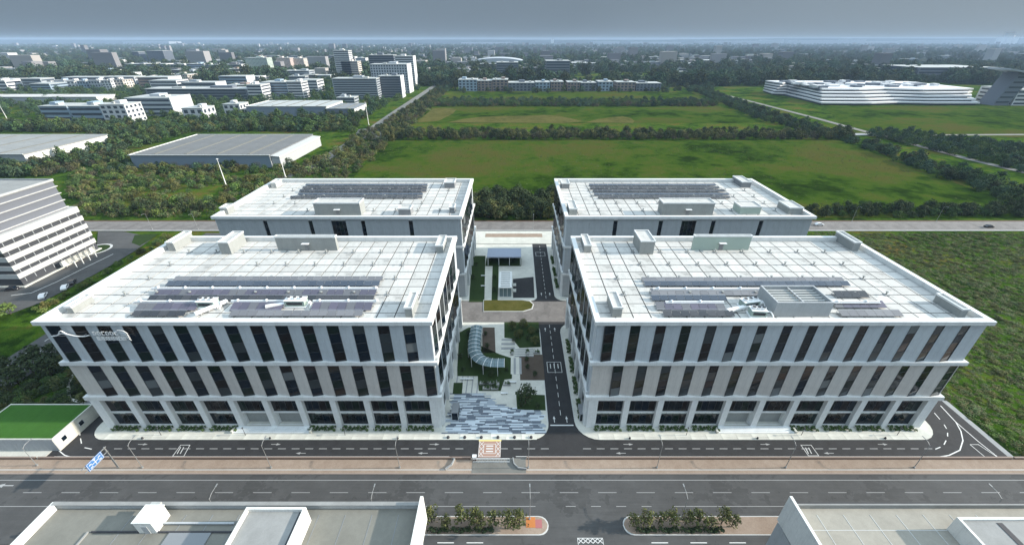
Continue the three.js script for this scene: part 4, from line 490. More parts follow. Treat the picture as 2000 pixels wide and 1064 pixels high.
// ---------- foreground roofs ----------
{ const zb = -43.61, xr = -15.74, xl = -81.06, zf = -12, w = xr - xl, d = zf - zb, t = thing('grey_roof_building', 'grey flat-roofed building with white end wall below the main road', 'building', [(xl + xr) / 2, 0, (zb + zf) / 2]);
  part(t, 'wall', bx(w - 3, 17.7, d - 0.5), MAT.equipDark); part(t, 'roof', bx(w - 0.8, 0.35, d - 0.8), MAT.greyRoof, 0, 17.8, 0); part(t, 'back_parapet', bx(w - 0.9, 1.4, 0.5), MAT.wallGrey, -0.2, 17.8, -d / 2 + 0.25); part(t, 'parapet_coping', bx(w - 0.9, 0.12, 0.7), MAT.greyRoof2, -0.2, 19.2, -d / 2 + 0.3);
  part(t, 'end_wall', bx(0.5, 7, d), MAT.wallWhite, w / 2 - 0.25, 14, 0); part(t, 'side_parapet', bx(0.9, 1.5, d), MAT.wallWhite, -w / 2 + 0.45, 17.8, 0);
  part(t, 'side_gutter', bx(0.8, 0.3, d), MAT.wallGrey, -w / 2 - 0.3, 17.4, 0);
  const cx = (xl + xr) / 2, cz = (zb + zf) / 2; const rel = (x, z) => [x - cx, z - cz];
  { const [a, b] = rel(-71.23, -39.07); part(t, 'roof_kerb', bx(27, 0.35, 0.25), MAT.dark, a + 14, 18.05, b); part(t, 'roof_kerb', bx(0.25, 0.35, 8), MAT.greyRoof2, a, 18.05, b + 4); part(t, 'lower_deck', bx(19, 0.06, 9), MAT.greyRoof2, a + 10, 18.05, b + 4.8); }
  { const [a, b] = rel(-53.01, -40.41); part(t, 'pipe', bx(17, 0.3, 0.3), MAT.wallGrey, a - 3, 18.3, b); part(t, 'deck_hatch', bx(7, 0.3, 2.2), MAT.equipDark, a - 1, 18.06, b + 2.6); }
  const ph = thing('stair_house', 'small white cube stair house on the foreground grey roof', 'roof house', [-61.07, 18.06, -40.44]); part(ph, 'wall', bx(3.0, 2.9, 3.0), MAT.wallWhite); part(ph, 'roof_cap', bx(3.2, 0.18, 3.2), MAT.wallWhite, 0, 2.9, 0); part(ph, 'door', bx(1.0, 2.0, 0.08), MAT.wallGrey, 0, 0.05, 1.54); part(ph, 'vent_hood', bx(1.6, 0.5, 0.8), MAT.equip, -0.4, 2.2, -1.9);
  const x0 = -44.68, x1 = -34.74, z0 = -41.07, bw = x1 - x0, bd = 14; const bb = thing('lift_house', 'large white-sided roof house with sunken grey top on the foreground roof', 'roof house', [(x0 + x1) / 2, 18.06, z0 + bd / 2]); part(bb, 'wall', bx(bw - 0.02, 3.2, bd), MAT.wallWhite); part(bb, 'roof', bx(bw - 0.9, 0.1, bd - 0.9), MAT.greyRoof2, 0, 3.2, 0); for (const s of [-1, 1]) { part(bb, 'parapet', bx(0.4, 0.75, bd - 0.8), MAT.wallWhite, s * (bw / 2 - 0.2), 3.2, 0); part(bb, 'parapet', bx(bw, 0.75, 0.4), MAT.wallWhite, 0, 3.2, s * (bd / 2 - 0.2)); } part(bb, 'box_gutter', bx(0.5, 0.06, bd - 1), MAT.dark, bw / 2 - 0.75, 3.31, 0);
}
{ const zb = -43.61, xl = 47.9, zf = -12, xr = 92, w = xr - xl, d = zf - zb, t = thing('beige_roof_building', 'beige flat-roofed building with bluish shaded end wall below the main road', 'building', [(xl + xr) / 2, 0, (zb + zf) / 2]); const cx = (xl + xr) / 2, cz = (zb + zf) / 2;
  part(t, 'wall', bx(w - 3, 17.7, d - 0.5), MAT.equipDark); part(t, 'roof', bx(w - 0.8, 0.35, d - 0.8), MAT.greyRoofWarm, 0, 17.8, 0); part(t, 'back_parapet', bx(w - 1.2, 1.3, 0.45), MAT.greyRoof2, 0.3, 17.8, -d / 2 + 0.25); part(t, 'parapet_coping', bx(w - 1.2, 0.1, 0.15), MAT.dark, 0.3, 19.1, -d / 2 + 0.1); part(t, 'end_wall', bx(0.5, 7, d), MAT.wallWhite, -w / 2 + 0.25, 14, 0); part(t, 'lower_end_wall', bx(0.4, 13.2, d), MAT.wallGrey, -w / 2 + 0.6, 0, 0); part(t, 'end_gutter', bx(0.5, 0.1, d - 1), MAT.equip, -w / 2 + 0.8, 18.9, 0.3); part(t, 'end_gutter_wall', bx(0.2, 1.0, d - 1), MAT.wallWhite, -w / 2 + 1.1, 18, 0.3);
  part(t, 'roof_well', bx(8.5, 0.1, 7), MAT.equipDark, 66.77 - cx, 18.02, -38.31 - cz + 2.6);
  const x0 = 72.99, z0 = -39.66, bb = thing('lift_house', 'grey roof house with dark gutter slot on the beige roof', 'roof house', [x0 + 10, 18.06, z0 + 7]); part(bb, 'wall', bx(20, 3.0, 14), MAT.wallWhite); part(bb, 'roof', bx(19, 0.1, 13.2), MAT.greyRoof2, 0, 3.0, 0); for (const s of [-1, 1]) { part(bb, 'parapet', bx(0.4, 0.5, 13.2), MAT.wallWhite, s * 9.8, 3.0, 0); part(bb, 'parapet', bx(20, 0.5, 0.4), MAT.wallWhite, 0, 3.0, s * 6.8); } part(bb, 'box_gutter', bx(0.9, 0.06, 12.5), MAT.dark, -3.6, 3.11, 0);
}
// medians in front of the foreground roofs
const medL = [[-60, -52.3], ...arc(5.4, -50.3, 2.0, 270, 450, 8), [-60, -48.3]], medR = [[60, -52.3], [60, -48.3], ...arc(25.2, -50.3, 2.0, 90, 270, 8)];
for (const m of [medL, medR]) { struct('median_kerb', slab(m, 0.15), MAT.kerb, 0, 0, 0); }
struct('median', slab(medL.map(([x, z]) => [x > 5 ? x - 0.2 : x, z * 1 + (z < -50.3 ? 0.2 : -0.2)]), 0.05), MAT.soil, 0, 0.151, 0);
struct('median', slab(medR.map(([x, z]) => [x < 26 ? x + 0.2 : x, z + (z < -50.3 ? 0.2 : -0.2)]), 0.05), MAT.soil, 0, 0.151, 0);
struct('tile_patch', bx(2.0, 0.05, 2.2), MAT.orange, 3.6, 0.202, -50.9); struct('tile_patch', bx(1.4, 0.05, 1.8), mat([0.34, 0.12, 0.12], 0.8), 5.3, 0.202, -50.6);
{ const L = (pts, c) => struct('crossing_line', ribbon(pts, 0.14, c), MAT.paint, 0, 0.012, 0); L([[13.2, -47.8], [18.4, -47.8], [18.4, -44], [13.2, -44]], true); for (let i = 0; i < 5; i++) { L([[13.3 + i, -47.7], [14.3 + i, -46.8]]); L([[14.3 + i, -47.7], [13.3 + i, -46.8]]); } }
for (const x of [-14, -8, 30, 38, 46]) struct('edge_line', bx(3.4, 0.008, 0.18), MAT.paint, x, 0.004, -46.9);

// ---------- banded office, warehouses, far town ----------
const wallBand = mat([0.56, 0.56, 0.56], 0.8, { map: texPanel });
{ const t = thing('banded_office', 'slanting stack of white-banded office floors beside the estate road', 'office building', [-233, 0, -164.5]), W = 54, D = 34;   // right wall x = -206
  part(t, 'core', bx(W - 0.6, 34.7, D - 0.6), mat([0.15, 0.16, 0.185], 0.25)); part(t, 'roof', bx(W, 0.4, D), MAT.greyRoof2, 0, 34.8, 0); part(t, 'parapet', merge([bx(W, 0.8, 0.3, 0, 0, D / 2), bx(W, 0.8, 0.3, 0, 0, -D / 2), bx(0.3, 0.8, D - 0.3, W / 2, 0, 0)]), MAT.wallGrey, 0, 35.1, 0);
  for (let i = 0; i < 4; i++) part(t, 'floor_line', bx(W + 0.5, 0.3, D + 0.5), wallBand, 0, 22.8 + i * 3.2, 0);
  const W2 = W + 2, D2 = D + 2; part(t, 'lower_core', bx(W2 - 0.5, 21.4, D2 - 0.5), mat([0.06, 0.063, 0.07], 0.2), 1, 0, -1);
  for (const [y, h] of [[19.6, 2.6], [15.6, 2.1], [11.6, 2.1], [7.6, 2.1], [3.9, 2.1]]) part(t, 'white_band', bx(W2, h, D2), wallBand, 1, y, -1); part(t, 'base_band', bx(W2 + 1, 0.5, D2 + 1), MAT.pave, 1, 0, -1);
  for (let i = 0; i < 9; i++) for (const y of [2, 6, 10, 14, 18]) part(t, 'mullion', bx(0.3, 1.7, 0.12), MAT.frameLight, 1 + W2 / 2 - 0.2, y - 0.1, -1 - D2 / 2 + 2 + i * 4.0);
  const cp = thing('entrance_canopy', 'white ribbed entrance canopy on the side of the banded office', 'canopy', [-200.5, 0, -170]); for (let i = 0; i < 5; i++) part(cp, 'canopy_vault', new THREE.CylinderGeometry(1.3, 1.3, 5.5, 10, 1, false, 0, Math.PI).rotateZ(Math.PI / 2).rotateX(-Math.PI / 2).rotateY(Math.PI / 2), MAT.wallWhite, 0, 3.0, -5.5 + i * 2.7); for (const s of [-1, 1]) for (let i = 0; i < 4; i++) part(cp, 'post', bx(0.3, 3.1, 0.3), MAT.wallWhite, s * 2.3, 0, -5 + i * 3.4);
}
// estate road round the banded office
struct('estate_road', flat([[-231.73, -119.62], [-189.82, -128.52], [-186.16, -135.48], [-184.91, -146.99], [-184.62, -166.71], [-185.39, -181.44], [-188.19, -197.68], [-210.23, -204.96], [-224, -204.96], [-208.95, -187.2], [-205.91, -173.31], [-205.98, -149.89], [-261.98, -141.83]]), MAT.asphaltOld, 0, -0.02, 0);
struct('estate_verge', flat([[-179.58, -129.87], [-180.13, -143], [-180.27, -175.96], [-181.81, -192.02], [-185.45, -204.96], [-179.94, -204.96], [-173.02, -193.25], [-169.91, -125.89]]), MAT.meadow, 0, 0.0, 0);
struct('road_kerb', ribbon([[-203.11, -141.06], [-196.82, -143], [-195.05, -152.01], [-194.28, -165.73], [-193.08, -178.12]], 0.4), MAT.kerb, 0, 0.02, 0);
struct('road_kerb', ribbon(arc(-205.89, -183.14, 6, 0, 360, 20), 1.0, true), MAT.kerb, 0, 0.05, 0); struct('lawn', flat(arc(-205.89, -183.14, 5.4, 0, 355, 20)), MAT.lawn, 0, 0.04, 0);
struct('lawn', flat([[-194.42, -190.8], [-200.43, -200.28], [-188.94, -202.26], [-187.8, -195.76], [-187.43, -187.2]]), MAT.lawn, 0, 0.01, 0);

function shed(label, x0, x1, zf, zb, h, wallM, roofM, sideM, ribs = 4) { const w = x1 - x0, d = zf - zb, t = thing('warehouse', label, 'warehouse', [(x0 + x1) / 2, 0, (zf + zb) / 2]); part(t, 'wall', bx(w, h, d), wallM); part(t, 'roof', bx(w + 1, 0.6, d + 1), roofM, 0, h, 0); part(t, 'side_cladding', bx(0.4, h - 0.3, d), sideM, w / 2 + 0.25, 0, 0); for (let i = 0; i < ribs; i++) part(t, 'roof_light_strip', bx(2.2, 0.25, d - 6), MAT.greyRoof, -w / 2 + (i + 0.7) * w / (ribs + 0.4), h + 0.6, 0); for (const s of [-1, 1]) part(t, 'eaves', bx(w + 1.4, 0.5, 0.6), MAT.wallWhite, 0, h + 0.4, s * (d / 2 + 0.4)); part(t, 'eaves', bx(0.8, 0.6, d), MAT.wallWhite, -w / 2 - 0.2, h + 0.5, 0); for (let i = 0; i < 5; i++) part(t, 'dock_door', bx(5, h * 0.5, 0.2), MAT.equipDark, -w / 2 + (i + 0.5) * w / 5, 0.1, d / 2 + 0.1); return t; }
shed('large grey warehouse with pale roof strips and bluish front', -305.46, -194.74, -331.96, -413.03, 9.5, mat([0.19, 0.24, 0.30], 0.7), mat([0.19, 0.19, 0.19], 0.8, { map: texConcrete }), MAT.wallGrey, 4);
{ const [x, z] = [-191.62, -372.72]; const t = thing('side_annex', 'long white lean-to roof along the side of the grey warehouse', 'annex', [-194.74 + 4.2, 0, (-331.96 + -413.03) / 2]); part(t, 'roof', bx(7, 0.5, 80), wallBand, 0, 8.6, 0).rotation.z = -0.08; part(t, 'wall', bx(6.4, 8, 79), MAT.wallGrey); part(t, 'eaves', bx(0.5, 0.6, 80), MAT.wallWhite, 3.5, 8.0, 0); }
shed('pale grey warehouse with white flank at the edge of the wood', -560, -395.73, -337.03, -415.5, 9, MAT.wallGrey, MAT.greyRoof2, MAT.wallWhite, 5);
{ const t = thing('loading_house', 'small square loading house with lattice roof beside the pale warehouse', 'annex', [-402.05, 0, -344.69]); part(t, 'wall', bx(9, 6, 9), MAT.wallWhite); part(t, 'roof', bx(8, 0.2, 8), MAT.equipDark, 0, 6, 0); for (let i = 0; i < 4; i++) { part(t, 'roof_bar', bx(9, 0.4, 0.5), MAT.wallWhite, 0, 6.2, -4 + i * 2.7); part(t, 'roof_bar', bx(0.5, 0.4, 9), MAT.wallWhite, -4 + i * 2.7, 6.25, 0); } }
shed('long low warehouse with pale pink-grey roof far beyond the wood', -1010.33, -664.97, -710.03, -745.79, 10, MAT.wallGrey, mat([0.5, 0.48, 0.46], 0.85), MAT.wallWhite, 3);
shed('low white-fronted factory shed in the trees below the office slabs', ...(() => { const b = [-303.58, -588.32, 106.7, 10.97]; return [b[0] - b[2] / 2, b[0] + b[2] / 2, b[1], b[1] - 60, 12]; })(), mat([0.2, 0.24, 0.3], 0.7), MAT.equip, MAT.wallWhite, 5);
shed('dark-roofed shed with white gable beside the canal road', ...(() => { const b = [-227.1, -575.8, 36.44, 11.4]; return [b[0] - b[2] / 2, b[0] + b[2] / 2, b[1], b[1] - 50, 11]; })(), mat([0.16, 0.19, 0.24], 0.7), MAT.equipDark, MAT.wallWhite, 2);

const wallCol = { haze: mat([0.66, 0.66, 0.66], 0.8),  white: mat([0.56, 0.57, 0.58], 0.8), grey: mat([0.30, 0.33, 0.36], 0.8), blue: mat([0.26, 0.34, 0.42], 0.6), dark: mat([0.13, 0.15, 0.18], 0.6), beige: mat([0.60, 0.54, 0.48], 0.8), green: mat([0.46, 0.54, 0.48], 0.8), pink: mat([0.58, 0.47, 0.43], 0.8), brown: mat([0.24, 0.19, 0.17], 0.8), pale: mat([0.42, 0.45, 0.48], 0.8) };  // the haze key holds a plain near-white wall colour
const winMat = mat([0.05, 0.065, 0.085], 0.25), winMatL = mat([0.12, 0.15, 0.18], 0.3);
function block(label, b, depth, wall, o = {}) {
  const [x, z, w, h] = b, t = thing(o.name || 'town_building', label, o.cat || 'building', [x, 0, z - depth / 2], 0, o.group), r = RNG(Math.abs(Math.round(x * 7 + z * 13)));
  part(t, 'wall', bx(w, h, depth), wallCol[wall]);
  const st = Math.max(2, Math.round(h / (o.storey || 4))), sh = h / st, wm = o.light ? winMatL : winMat;
  const fw = Math.max(2, Math.round(w / (o.bay || 5))), bw = w / fw, sd = Math.max(2, Math.round(depth / (o.bay || 5))), sw = depth / sd, side = x < 0 ? 1 : -1;
  for (let i = 0; i < (o.nowin ? 0 : st); i++) {
    if (o.grid) { for (let k = 0; k < fw; k++) part(t, 'window', bx(bw * 0.55, sh * 0.55, 0.3), wm, -w / 2 + (k + 0.5) * bw, i * sh + sh * 0.25, depth / 2); for (let k = 0; k < sd; k++) part(t, 'window', bx(0.3, sh * 0.55, sw * 0.5), wm, side * w / 2, i * sh + sh * 0.25, -depth / 2 + (k + 0.5) * sw); }
    else { part(t, 'window_band', bx(w * 0.96, sh * 0.48, 0.4), wm, 0, i * sh + sh * 0.3, depth / 2); part(t, 'window_band', bx(0.4, sh * 0.42, depth * 0.9), wm, side * w / 2, i * sh + sh * 0.3, 0); }
  }
  const roof = part(t, 'roof', bx(w + 0.8, 0.8, depth + 0.8), o.roof || MAT.equip, 0, h, 0);
  if (o.house !== 0) { part(roof, 'roof_house', bx(w * 0.22, 3.4, depth * 0.4), wallCol[wall], (r() - 0.5) * w * 0.5, 0.8, 0); part(roof, 'tank', bx(w * 0.1, 2.2, depth * 0.25), MAT.equip, (r() - 0.5) * w * 0.7, 0.8, depth * 0.15); }
  if (o.end) part(t, 'end_wall', bx(0.7, h + 1.2, depth + 0.4), wallCol.white, side * (w / 2 + 0.3), 0, 0);
  return t;
}
const HUE = { white: 'whitish', grey: 'grey', blue: 'blue-grey', dark: 'dark', beige: 'beige', brown: 'brown', pale: 'pale grey', pink: 'pinkish', green: 'greenish' };
const OFF = { cat: 'office building', name: 'office_slab' }, APT = { cat: 'apartment block', name: 'apartment_block', grid: 1, storey: 3.3, bay: 4 };
block('wide grey ribbon-windowed office slab beside the canal road', [-270.06, -768.54, 75.02, 32.07], 30, 'grey', { ...OFF, storey: 3.4 });
block('white-framed dark office block next to the wide grey slab', [-216.03, -790.09, 38.04, 34.47], 24, 'dark', { ...OFF, end: 1 });
block('tall grey tower block with white lit flank', [-234.54, -862.16, 68.84, 49.28], 36, 'pale', { ...OFF, grid: 1, end: 1, storey: 4.5 });
block('dark tower with horizontal stripes behind the white-flanked tower', [-285.94, -1002.58, 53.33, 60.33], 30, 'dark', { ...OFF });
block('striped white tower beside the dark tower', [-231.5, -979.93, 37.75, 59.09], 26, 'white', { ...OFF, end: 1 });
block('slim white tower with plain top standing behind the grey slab', [-408.06, -1104.1, 36.08, 66.92], 24, 'white', { ...OFF, bay: 9 });
block('beige low block at the foot of the slim white tower', [-392.5, -1104.1, 39.81, 44.38], 26, 'beige', { ...OFF });
block('long dark strip office with pale bands and white end', [-533.21, -754.77, 171.81, 17.54], 34, 'dark', { ...OFF, end: 1 });
block('white office block with stacked bands at the end of the strip office', [-435.16, -754.77, 24.3, 23.81], 30, 'white', { ...OFF, storey: 5 });
block('dark office block with white ribbed end', [-418.92, -790.09, 45.29, 24.78], 34, 'blue', { ...OFF, end: 1 });
block('white ribbed block next to the dark office block', [-380.26, -782.78, 25.14, 26.19], 26, 'white', { ...OFF, storey: 4.5 });
block('bluish glass laboratory block with pale stripes', [-577.01, -552.16, 35.07, 17.03], 30, 'blue', { ...OFF, storey: 5.5 });
block('second bluish laboratory block joined to the white block', [-530.72, -544.67, 38.48, 18.02], 34, 'blue', { ...OFF, storey: 5.5 });
block('bright white stepped block in front of the factory', [-485.75, -533.78, 30.22, 21.19], 26, 'white', { ...OFF, grid: 1, storey: 5.5, bay: 7 });
block('long white and grey laboratory wing', [-488.22, -592.61, 59.6, 21.86], 40, 'pale', { ...OFF, storey: 5.5, end: 1 });
block('small white cube building in the trees', [-403.61, -552.16, 25.98, 14.63], 24, 'white', { grid: 1, bay: 8, storey: 7 });
block('white shed-like house with curved end in the trees', [-384.58, -601.36, 22.48, 13.13], 22, 'white', { grid: 1, bay: 8, storey: 7 });
block('low dark pump house by the grey slab', [-257.36, -680.99, 26.8, 12.43], 20, 'grey', {});
block('green-tinted apartment block of the far estate', [-743.01, -1338.39, 62.85, 43.88], 30, 'green', APT);
block('pinkish apartment block of the far estate', [-685.05, -1379.85, 40.07, 42.45], 26, 'pink', APT);
block('second pinkish apartment block with pale stair tower', [-653.18, -1401.52, 37.55, 40.33], 26, 'beige', APT);
block('white warehouse office at the edge of the photograph beyond the long shed', [-1026.96, -898.3, 38.85, 18.62], 30, 'white', { bay: 8, storey: 6 });
block('dark square tower on the far plain', [-1670.14, -2178.25, 76.84, 44.47], 60, 'dark', { house: 0 });
block('pair tower beside the dark square tower', [-1761.39, -2178.25, 28.82, 40.28], 40, 'dark', { house: 0 });
for (const [bb, wl] of [[[-1099.17, -1338.39, 56.87, 28.1], 'dark'], [[-1036.32, -1338.39, 56.87, 28.1], 'grey'], [[-977.96, -1338.39, 47.89, 26.78], 'dark'], [[-909.41, -1318.54, 50.15, 29.02], 'blue'], [[-857.78, -1318.54, 41.3, 26.41], 'grey'], [[-804.67, -1318.54, 53.1, 27.72], 'dark']]) block(HUE[wl] + ' slab in the row of far factory offices with white end walls', bb, 40, wl, { ...OFF, end: 1, group: 'row of far factory offices' });
for (const [bb, wl] of [[[-1007.56, -937.44, 19.16, 15.51], 'white'], [[-986.27, -937.44, 14.9, 16.47], 'pale'], [[-954.08, -927.35, 16.86, 16.31], 'white'], [[-928.79, -927.35, 21.07, 16.31], 'blue'], [[-906.67, -927.35, 14.75, 15.36], 'white'], [[-875.61, -917.47, 16.69, 16.15], 'blue'], [[-849.53, -917.47, 22.95, 17.09], 'pale'], [[-816.25, -907.79, 18.59, 17.86], 'white'], [[-799.47, -917.47, 18.77, 18.97], 'beige']]) block('small ' + HUE[wl] + ' house of the far row beyond the long shed', bb, 26, wl, { grid: 1, bay: 6, storey: 5, group: 'far white row houses', roof: MAT.equipDark });
for (const [bb, wl] of [[[-783.32, -979.93, 26.65, 18.14], 'beige'], [[-761.53, -991.13, 29.18, 20.34], 'white'], [[-734.72, -1002.58, 36.31, 22.58], 'beige']]) block(HUE[wl] + ' terrace block stepping up the far estate', bb, 34, wl, { grid: 1, storey: 5, group: 'pale stepped terraces' });
for (const [bb, wl] of [[[-91.5, -898.3, 36.8, 20.46], 'blue'], [[-57.76, -898.3, 28.63, 18.62], 'brown'], [[-27.09, -898.3, 30.67, 20.46], 'brown'], [[15.34, -898.3, 52.14, 14.93], 'dark'], [[57.76, -898.3, 28.63, 15.85], 'blue'], [[86.39, -898.3, 24.54, 16.77], 'brown'], [[119.1, -898.3, 24.54, 15.85], 'brown'], [[148.75, -898.3, 30.67, 14.93], 'dark'], [[182.49, -898.3, 28.63, 16.77], 'blue'], [[223.38, -898.3, 36.8, 15.85], 'brown'], [[268.37, -898.3, 49.07, 14], 'dark']]) block('squat ' + HUE[wl] + ' block in the row beyond the dry fields', bb, 36, wl, { grid: 1, storey: 5, bay: 7, group: 'row of blocks beyond the dry fields' });
{ const b = [-54.35, -1630.81, 175.72, 36.98], t = thing('sports_hall', 'wide hall with long white curved roof on the far plain', 'sports hall', [b[0], 0, b[1] - 60]); part(t, 'wall', bx(b[2], b[3] * 0.6, 120), wallCol.grey); const g = new THREE.CylinderGeometry(b[2] * 0.62, b[2] * 0.62, 126, 24, 1, false, -0.95, 1.9).rotateX(-Math.PI / 2); g.scale(1, 0.2, 1); part(t, 'curved_roof', g, wallCol.pale, 0, b[3] * 0.6 - b[2] * 0.06, 0); part(t, 'entrance', bx(b[2] * 0.3, b[3] * 0.4, 8), wallCol.white, 0, 0, 62); }
block('dark slab block beside the far white sheds', [120.94, -1262.28, 65.07, 39.09], 60, 'dark', { storey: 7 });
block('dark ribbon-windowed block in front of the white hall', [-17.68, -1262.28, 59.41, 35.36], 50, 'dark', { storey: 6 });
for (const bb of [[73.9, -1828.62, 80.99, 10.85], [239.37, -1691.95, 71.34, 15.09], [823.03, -1828.62, 121.48, 18.04], [1442.31, -1988.56, 87.88, 11.74], [-271.33, -1988.56, 87.88, 15.64], [424.62, -1905.33, 105.37, 11.28]]) block('long low white shed far out on the plain', bb, 90, 'white', { house: 0, storey: 9, group: 'white sheds far out on the plain' });

// terraced white complex with rounded floor plates, and the leaning dark tower
{ const z = -698.14, x0 = 490.88, x1 = 753.86, xa = 482.02, za = -828.66, t = thing('terraced_complex', 'long white terraced complex of stacked floor plates across the far meadow', 'office complex', [0, 0, 0]);
  for (let i = 0; i < 5; i++) { const s = i * 9, y = i * 4.1; const pts = [[x0 - 6 + s * 0.5, z - s], [x0 + 70, z + 3 - s], [x0 + 120, z - 8 - s], [x0 + 170, z - s * 0.8], [x1 - 20, z - s], [x1, z - 40], [x1, z - 170], [xa + 10, z - 190], [xa + s * 0.4, za - 8], [xa + 20 + s * 0.5, za + 6 - s]];
    part(t, 'floor_glass', slab(pts.map(([x, zz]) => [x + (x < 500 ? 3 : -3), zz - 3]), 2.1), winMat, 0, y, 0); part(t, 'floor_plate', slab(pts, 2.0), wallCol.haze, 0, y + 2.1, 0); }
  const r = RNG(31); for (let i = 0; i < 60; i++) part(t, 'roof_house', bx(rr(r, 6, 18), rr(r, 1.5, 4), rr(r, 6, 16)), r() < 0.5 ? wallCol.haze : wallCol.dark, x0 + 10 + r() * (x1 - x0 - 30), 20.5, z - 50 - r() * 110);
  const b = [762.83, -692.34, 29.62, 40.64], tw = thing('leaning_tower', 'dark leaning tower with flat slanted cap beside the terraced complex', 'tower', [b[0], 0, b[1]]); const sh = new THREE.Shape(); sh.moveTo(-14, 0); sh.lineTo(10, 0); sh.lineTo(26, 46); sh.lineTo(2, 46); sh.closePath(); const g = new THREE.ExtrudeGeometry(sh, { depth: 24, bevelEnabled: false }); part(tw, 'leaning_shaft', g, wallCol.dark, 0, 0, -24); const c = part(tw, 'slanted_cap', bx(46, 2.4, 34), wallCol.grey, 2, 47, -12); c.rotation.z = -0.14; for (let i = 0; i < 6; i++) part(tw, 'window_band', bx(20, 2.2, 0.6), winMat, -2 + (i + 0.5) * 16 / 6, 4 + i * 7, 0.1);
  block('white annex with dark ribbons beyond the leaning tower', [820.06, -692.34, 83.25, 22.08], 60, 'white', { storey: 6 });
  block('long dark low-rise block behind the terraced complex', [1094.41, -1132.61, 193.77, 29.75], 120, 'dark', { storey: 8, house: 0 });
}
// mid-distance estates: countable blocks among the trees
{ const r = RNG(616), areas = [[[[-986.85, -862.16], [-357.47, -862.16], [-514.17, -1262.28], [-1419.44, -1262.28]], 34, 'low # block among the trees of the estate beyond the laboratories', 'estate blocks beyond the laboratories'], [[[-1262.29, -1338.39], [-184.82, -1338.39], [-364.35, -2687.7], [-2488.51, -2687.7]], 40, 'hazy # block of the far estate behind the striped towers', 'hazy blocks behind the striped towers'], [[[-183.8, -1227.26], [702.29, -1262.28], [1464.79, -2687.7], [-393.85, -2687.7]], 36, 'hazy # block on the plain beyond the dry fields', 'hazy blocks beyond the dry fields'], [[[702.29, -1262.28], [1480.27, -1262.28], [4698.23, -4116.39], [2229.02, -4116.39]], 26, 'hazy # block on the plain behind the terraced complex', 'hazy blocks behind the terraced complex']];
  for (const [poly, n, lab, grp] of areas) { let k = 0, guard = 0; let x0 = 1e9, x1 = -1e9, z0 = 1e9, z1 = -1e9; for (const [x, z] of poly) { x0 = Math.min(x0, x); x1 = Math.max(x1, x); z0 = Math.min(z0, z); z1 = Math.max(z1, z); } while (k < n && guard++ < 5000) { const p = [x0 + r() * (x1 - x0), z0 + r() * (z1 - z0)]; if (!inside(p, poly)) continue; k++; const wd = rr(r, 26, 80); const wl = pick(['grey', 'blue', 'dark', 'pale', 'grey', 'brown', 'white'], r); block(lab.replace('#', HUE[wl]), [p[0], p[1], wd, rr(r, 9, 24)], rr(r, 16, 40), wl, { group: grp, end: r() < 0.5, house: r() < 0.5 ? 1 : 0, storey: 5 }); } } }
// skyline at the horizon
for (const [lab, bb, dp] of [['stepped pale tower cluster on the far skyline', [10916.65, -10598.41, 114.73, 139.63], 90], ['tallest pale tower of the far skyline', [11065.8, -10598.41, 137.68, 228.31], 90], ['low pale tower at the end of the far skyline', [11220.69, -10598.41, 103.26, 169.28], 90], ['tiny lone tower on the far horizon', [866.22, -10598.41, 68.84, 99.95], 60]]) block(lab, bb, dp, 'haze', { house: 0, nowin: 1, storey: 60, bay: 80, cat: 'tower', name: 'skyline_tower' });
{ const r = RNG(404); for (const [a, n] of [[[4690.08, -10037.93, 1413, 61.68], 1], [[5559.62, -10037.93, 326.08, 90], 1], [[6483.51, -10037.93, 869.54, 71.13], 1], [[7298.7, -10037.93, 326.08, 90], 1], [[7896.51, -10037.93, 652.15, 52.22], 1], [[8983.43, -10037.93, 1086.92, 71.13], 1], [[9825.8, -10037.93, 489.12, 61.68], 1], [[2082.37, -10598.41, 573.65, 50.11], 1], [[-613.81, -10598.41, 1147.31, 35.1], 1], [[-8243.42, -10598.41, 1032.58, 50.11], 1], [[3229.68, -10598.41, 1032.58, 40.11], 1]]) block('low hazy built-up ridge on the far horizon', a, 400, 'grey', { house: 0, nowin: 1, storey: 40, bay: 300, group: 'hazy horizon ridges', name: 'horizon_block' }); }
// distant town: uncountable small buildings over the far plain
{ const r = RNG(808), g = bx(1, 1, 1), cols = [[0.20, 0.20, 0.21], [0.27, 0.27, 0.28], [0.15, 0.15, 0.16], [0.33, 0.31, 0.29], [0.45, 0.45, 0.46]], N = 1900, im = new THREE.InstancedMesh(g, mat([1, 1, 1], 0.85), N), m4 = new THREE.Matrix4(), q = new THREE.Quaternion(), c = new THREE.Color();
  let k = 0; while (k < N) { const z = -(1250 + 7500 * Math.pow(r(), 1.25)), x = (r() - 0.47) * 2.6 * -z; if (fBig(x / 4200 + 0.5, z / 4200) < 0.47) continue; const w = rr(r, 18, 70), d = rr(r, 14, 40), h = r() < 0.08 ? rr(r, 30, 60) : rr(r, 7, 22); m4.compose(new THREE.Vector3(x, -0.6, z), q, new THREE.Vector3(w, h, d)); im.setMatrixAt(k, m4); c.setRGB(...cols[Math.floor(r() * 4.4)]); im.setColorAt(k, c); k++; }
  im.name = 'distant_town'; im.userData = { kind: 'stuff', label: 'hazy mass of small far-off town buildings spread over the plain', category: 'town' }; scene.add(fin(im)); }

// seams of the foreground roofs
{ const g = bx(0.09, 0.04, 24), h = bx(40, 0.04, 0.09); for (let i = 0; i < 12; i++) struct('roof_seam', g, MAT.equipDark, -66 + i * 4.6, 18.15, -30); for (let i = 0; i < 8; i++) struct('roof_seam', g, MAT.kerb, 48 + i * 4.6, 18.15, -30); struct('roof_seam', h, MAT.kerb, 68, 18.16, -39.4); }

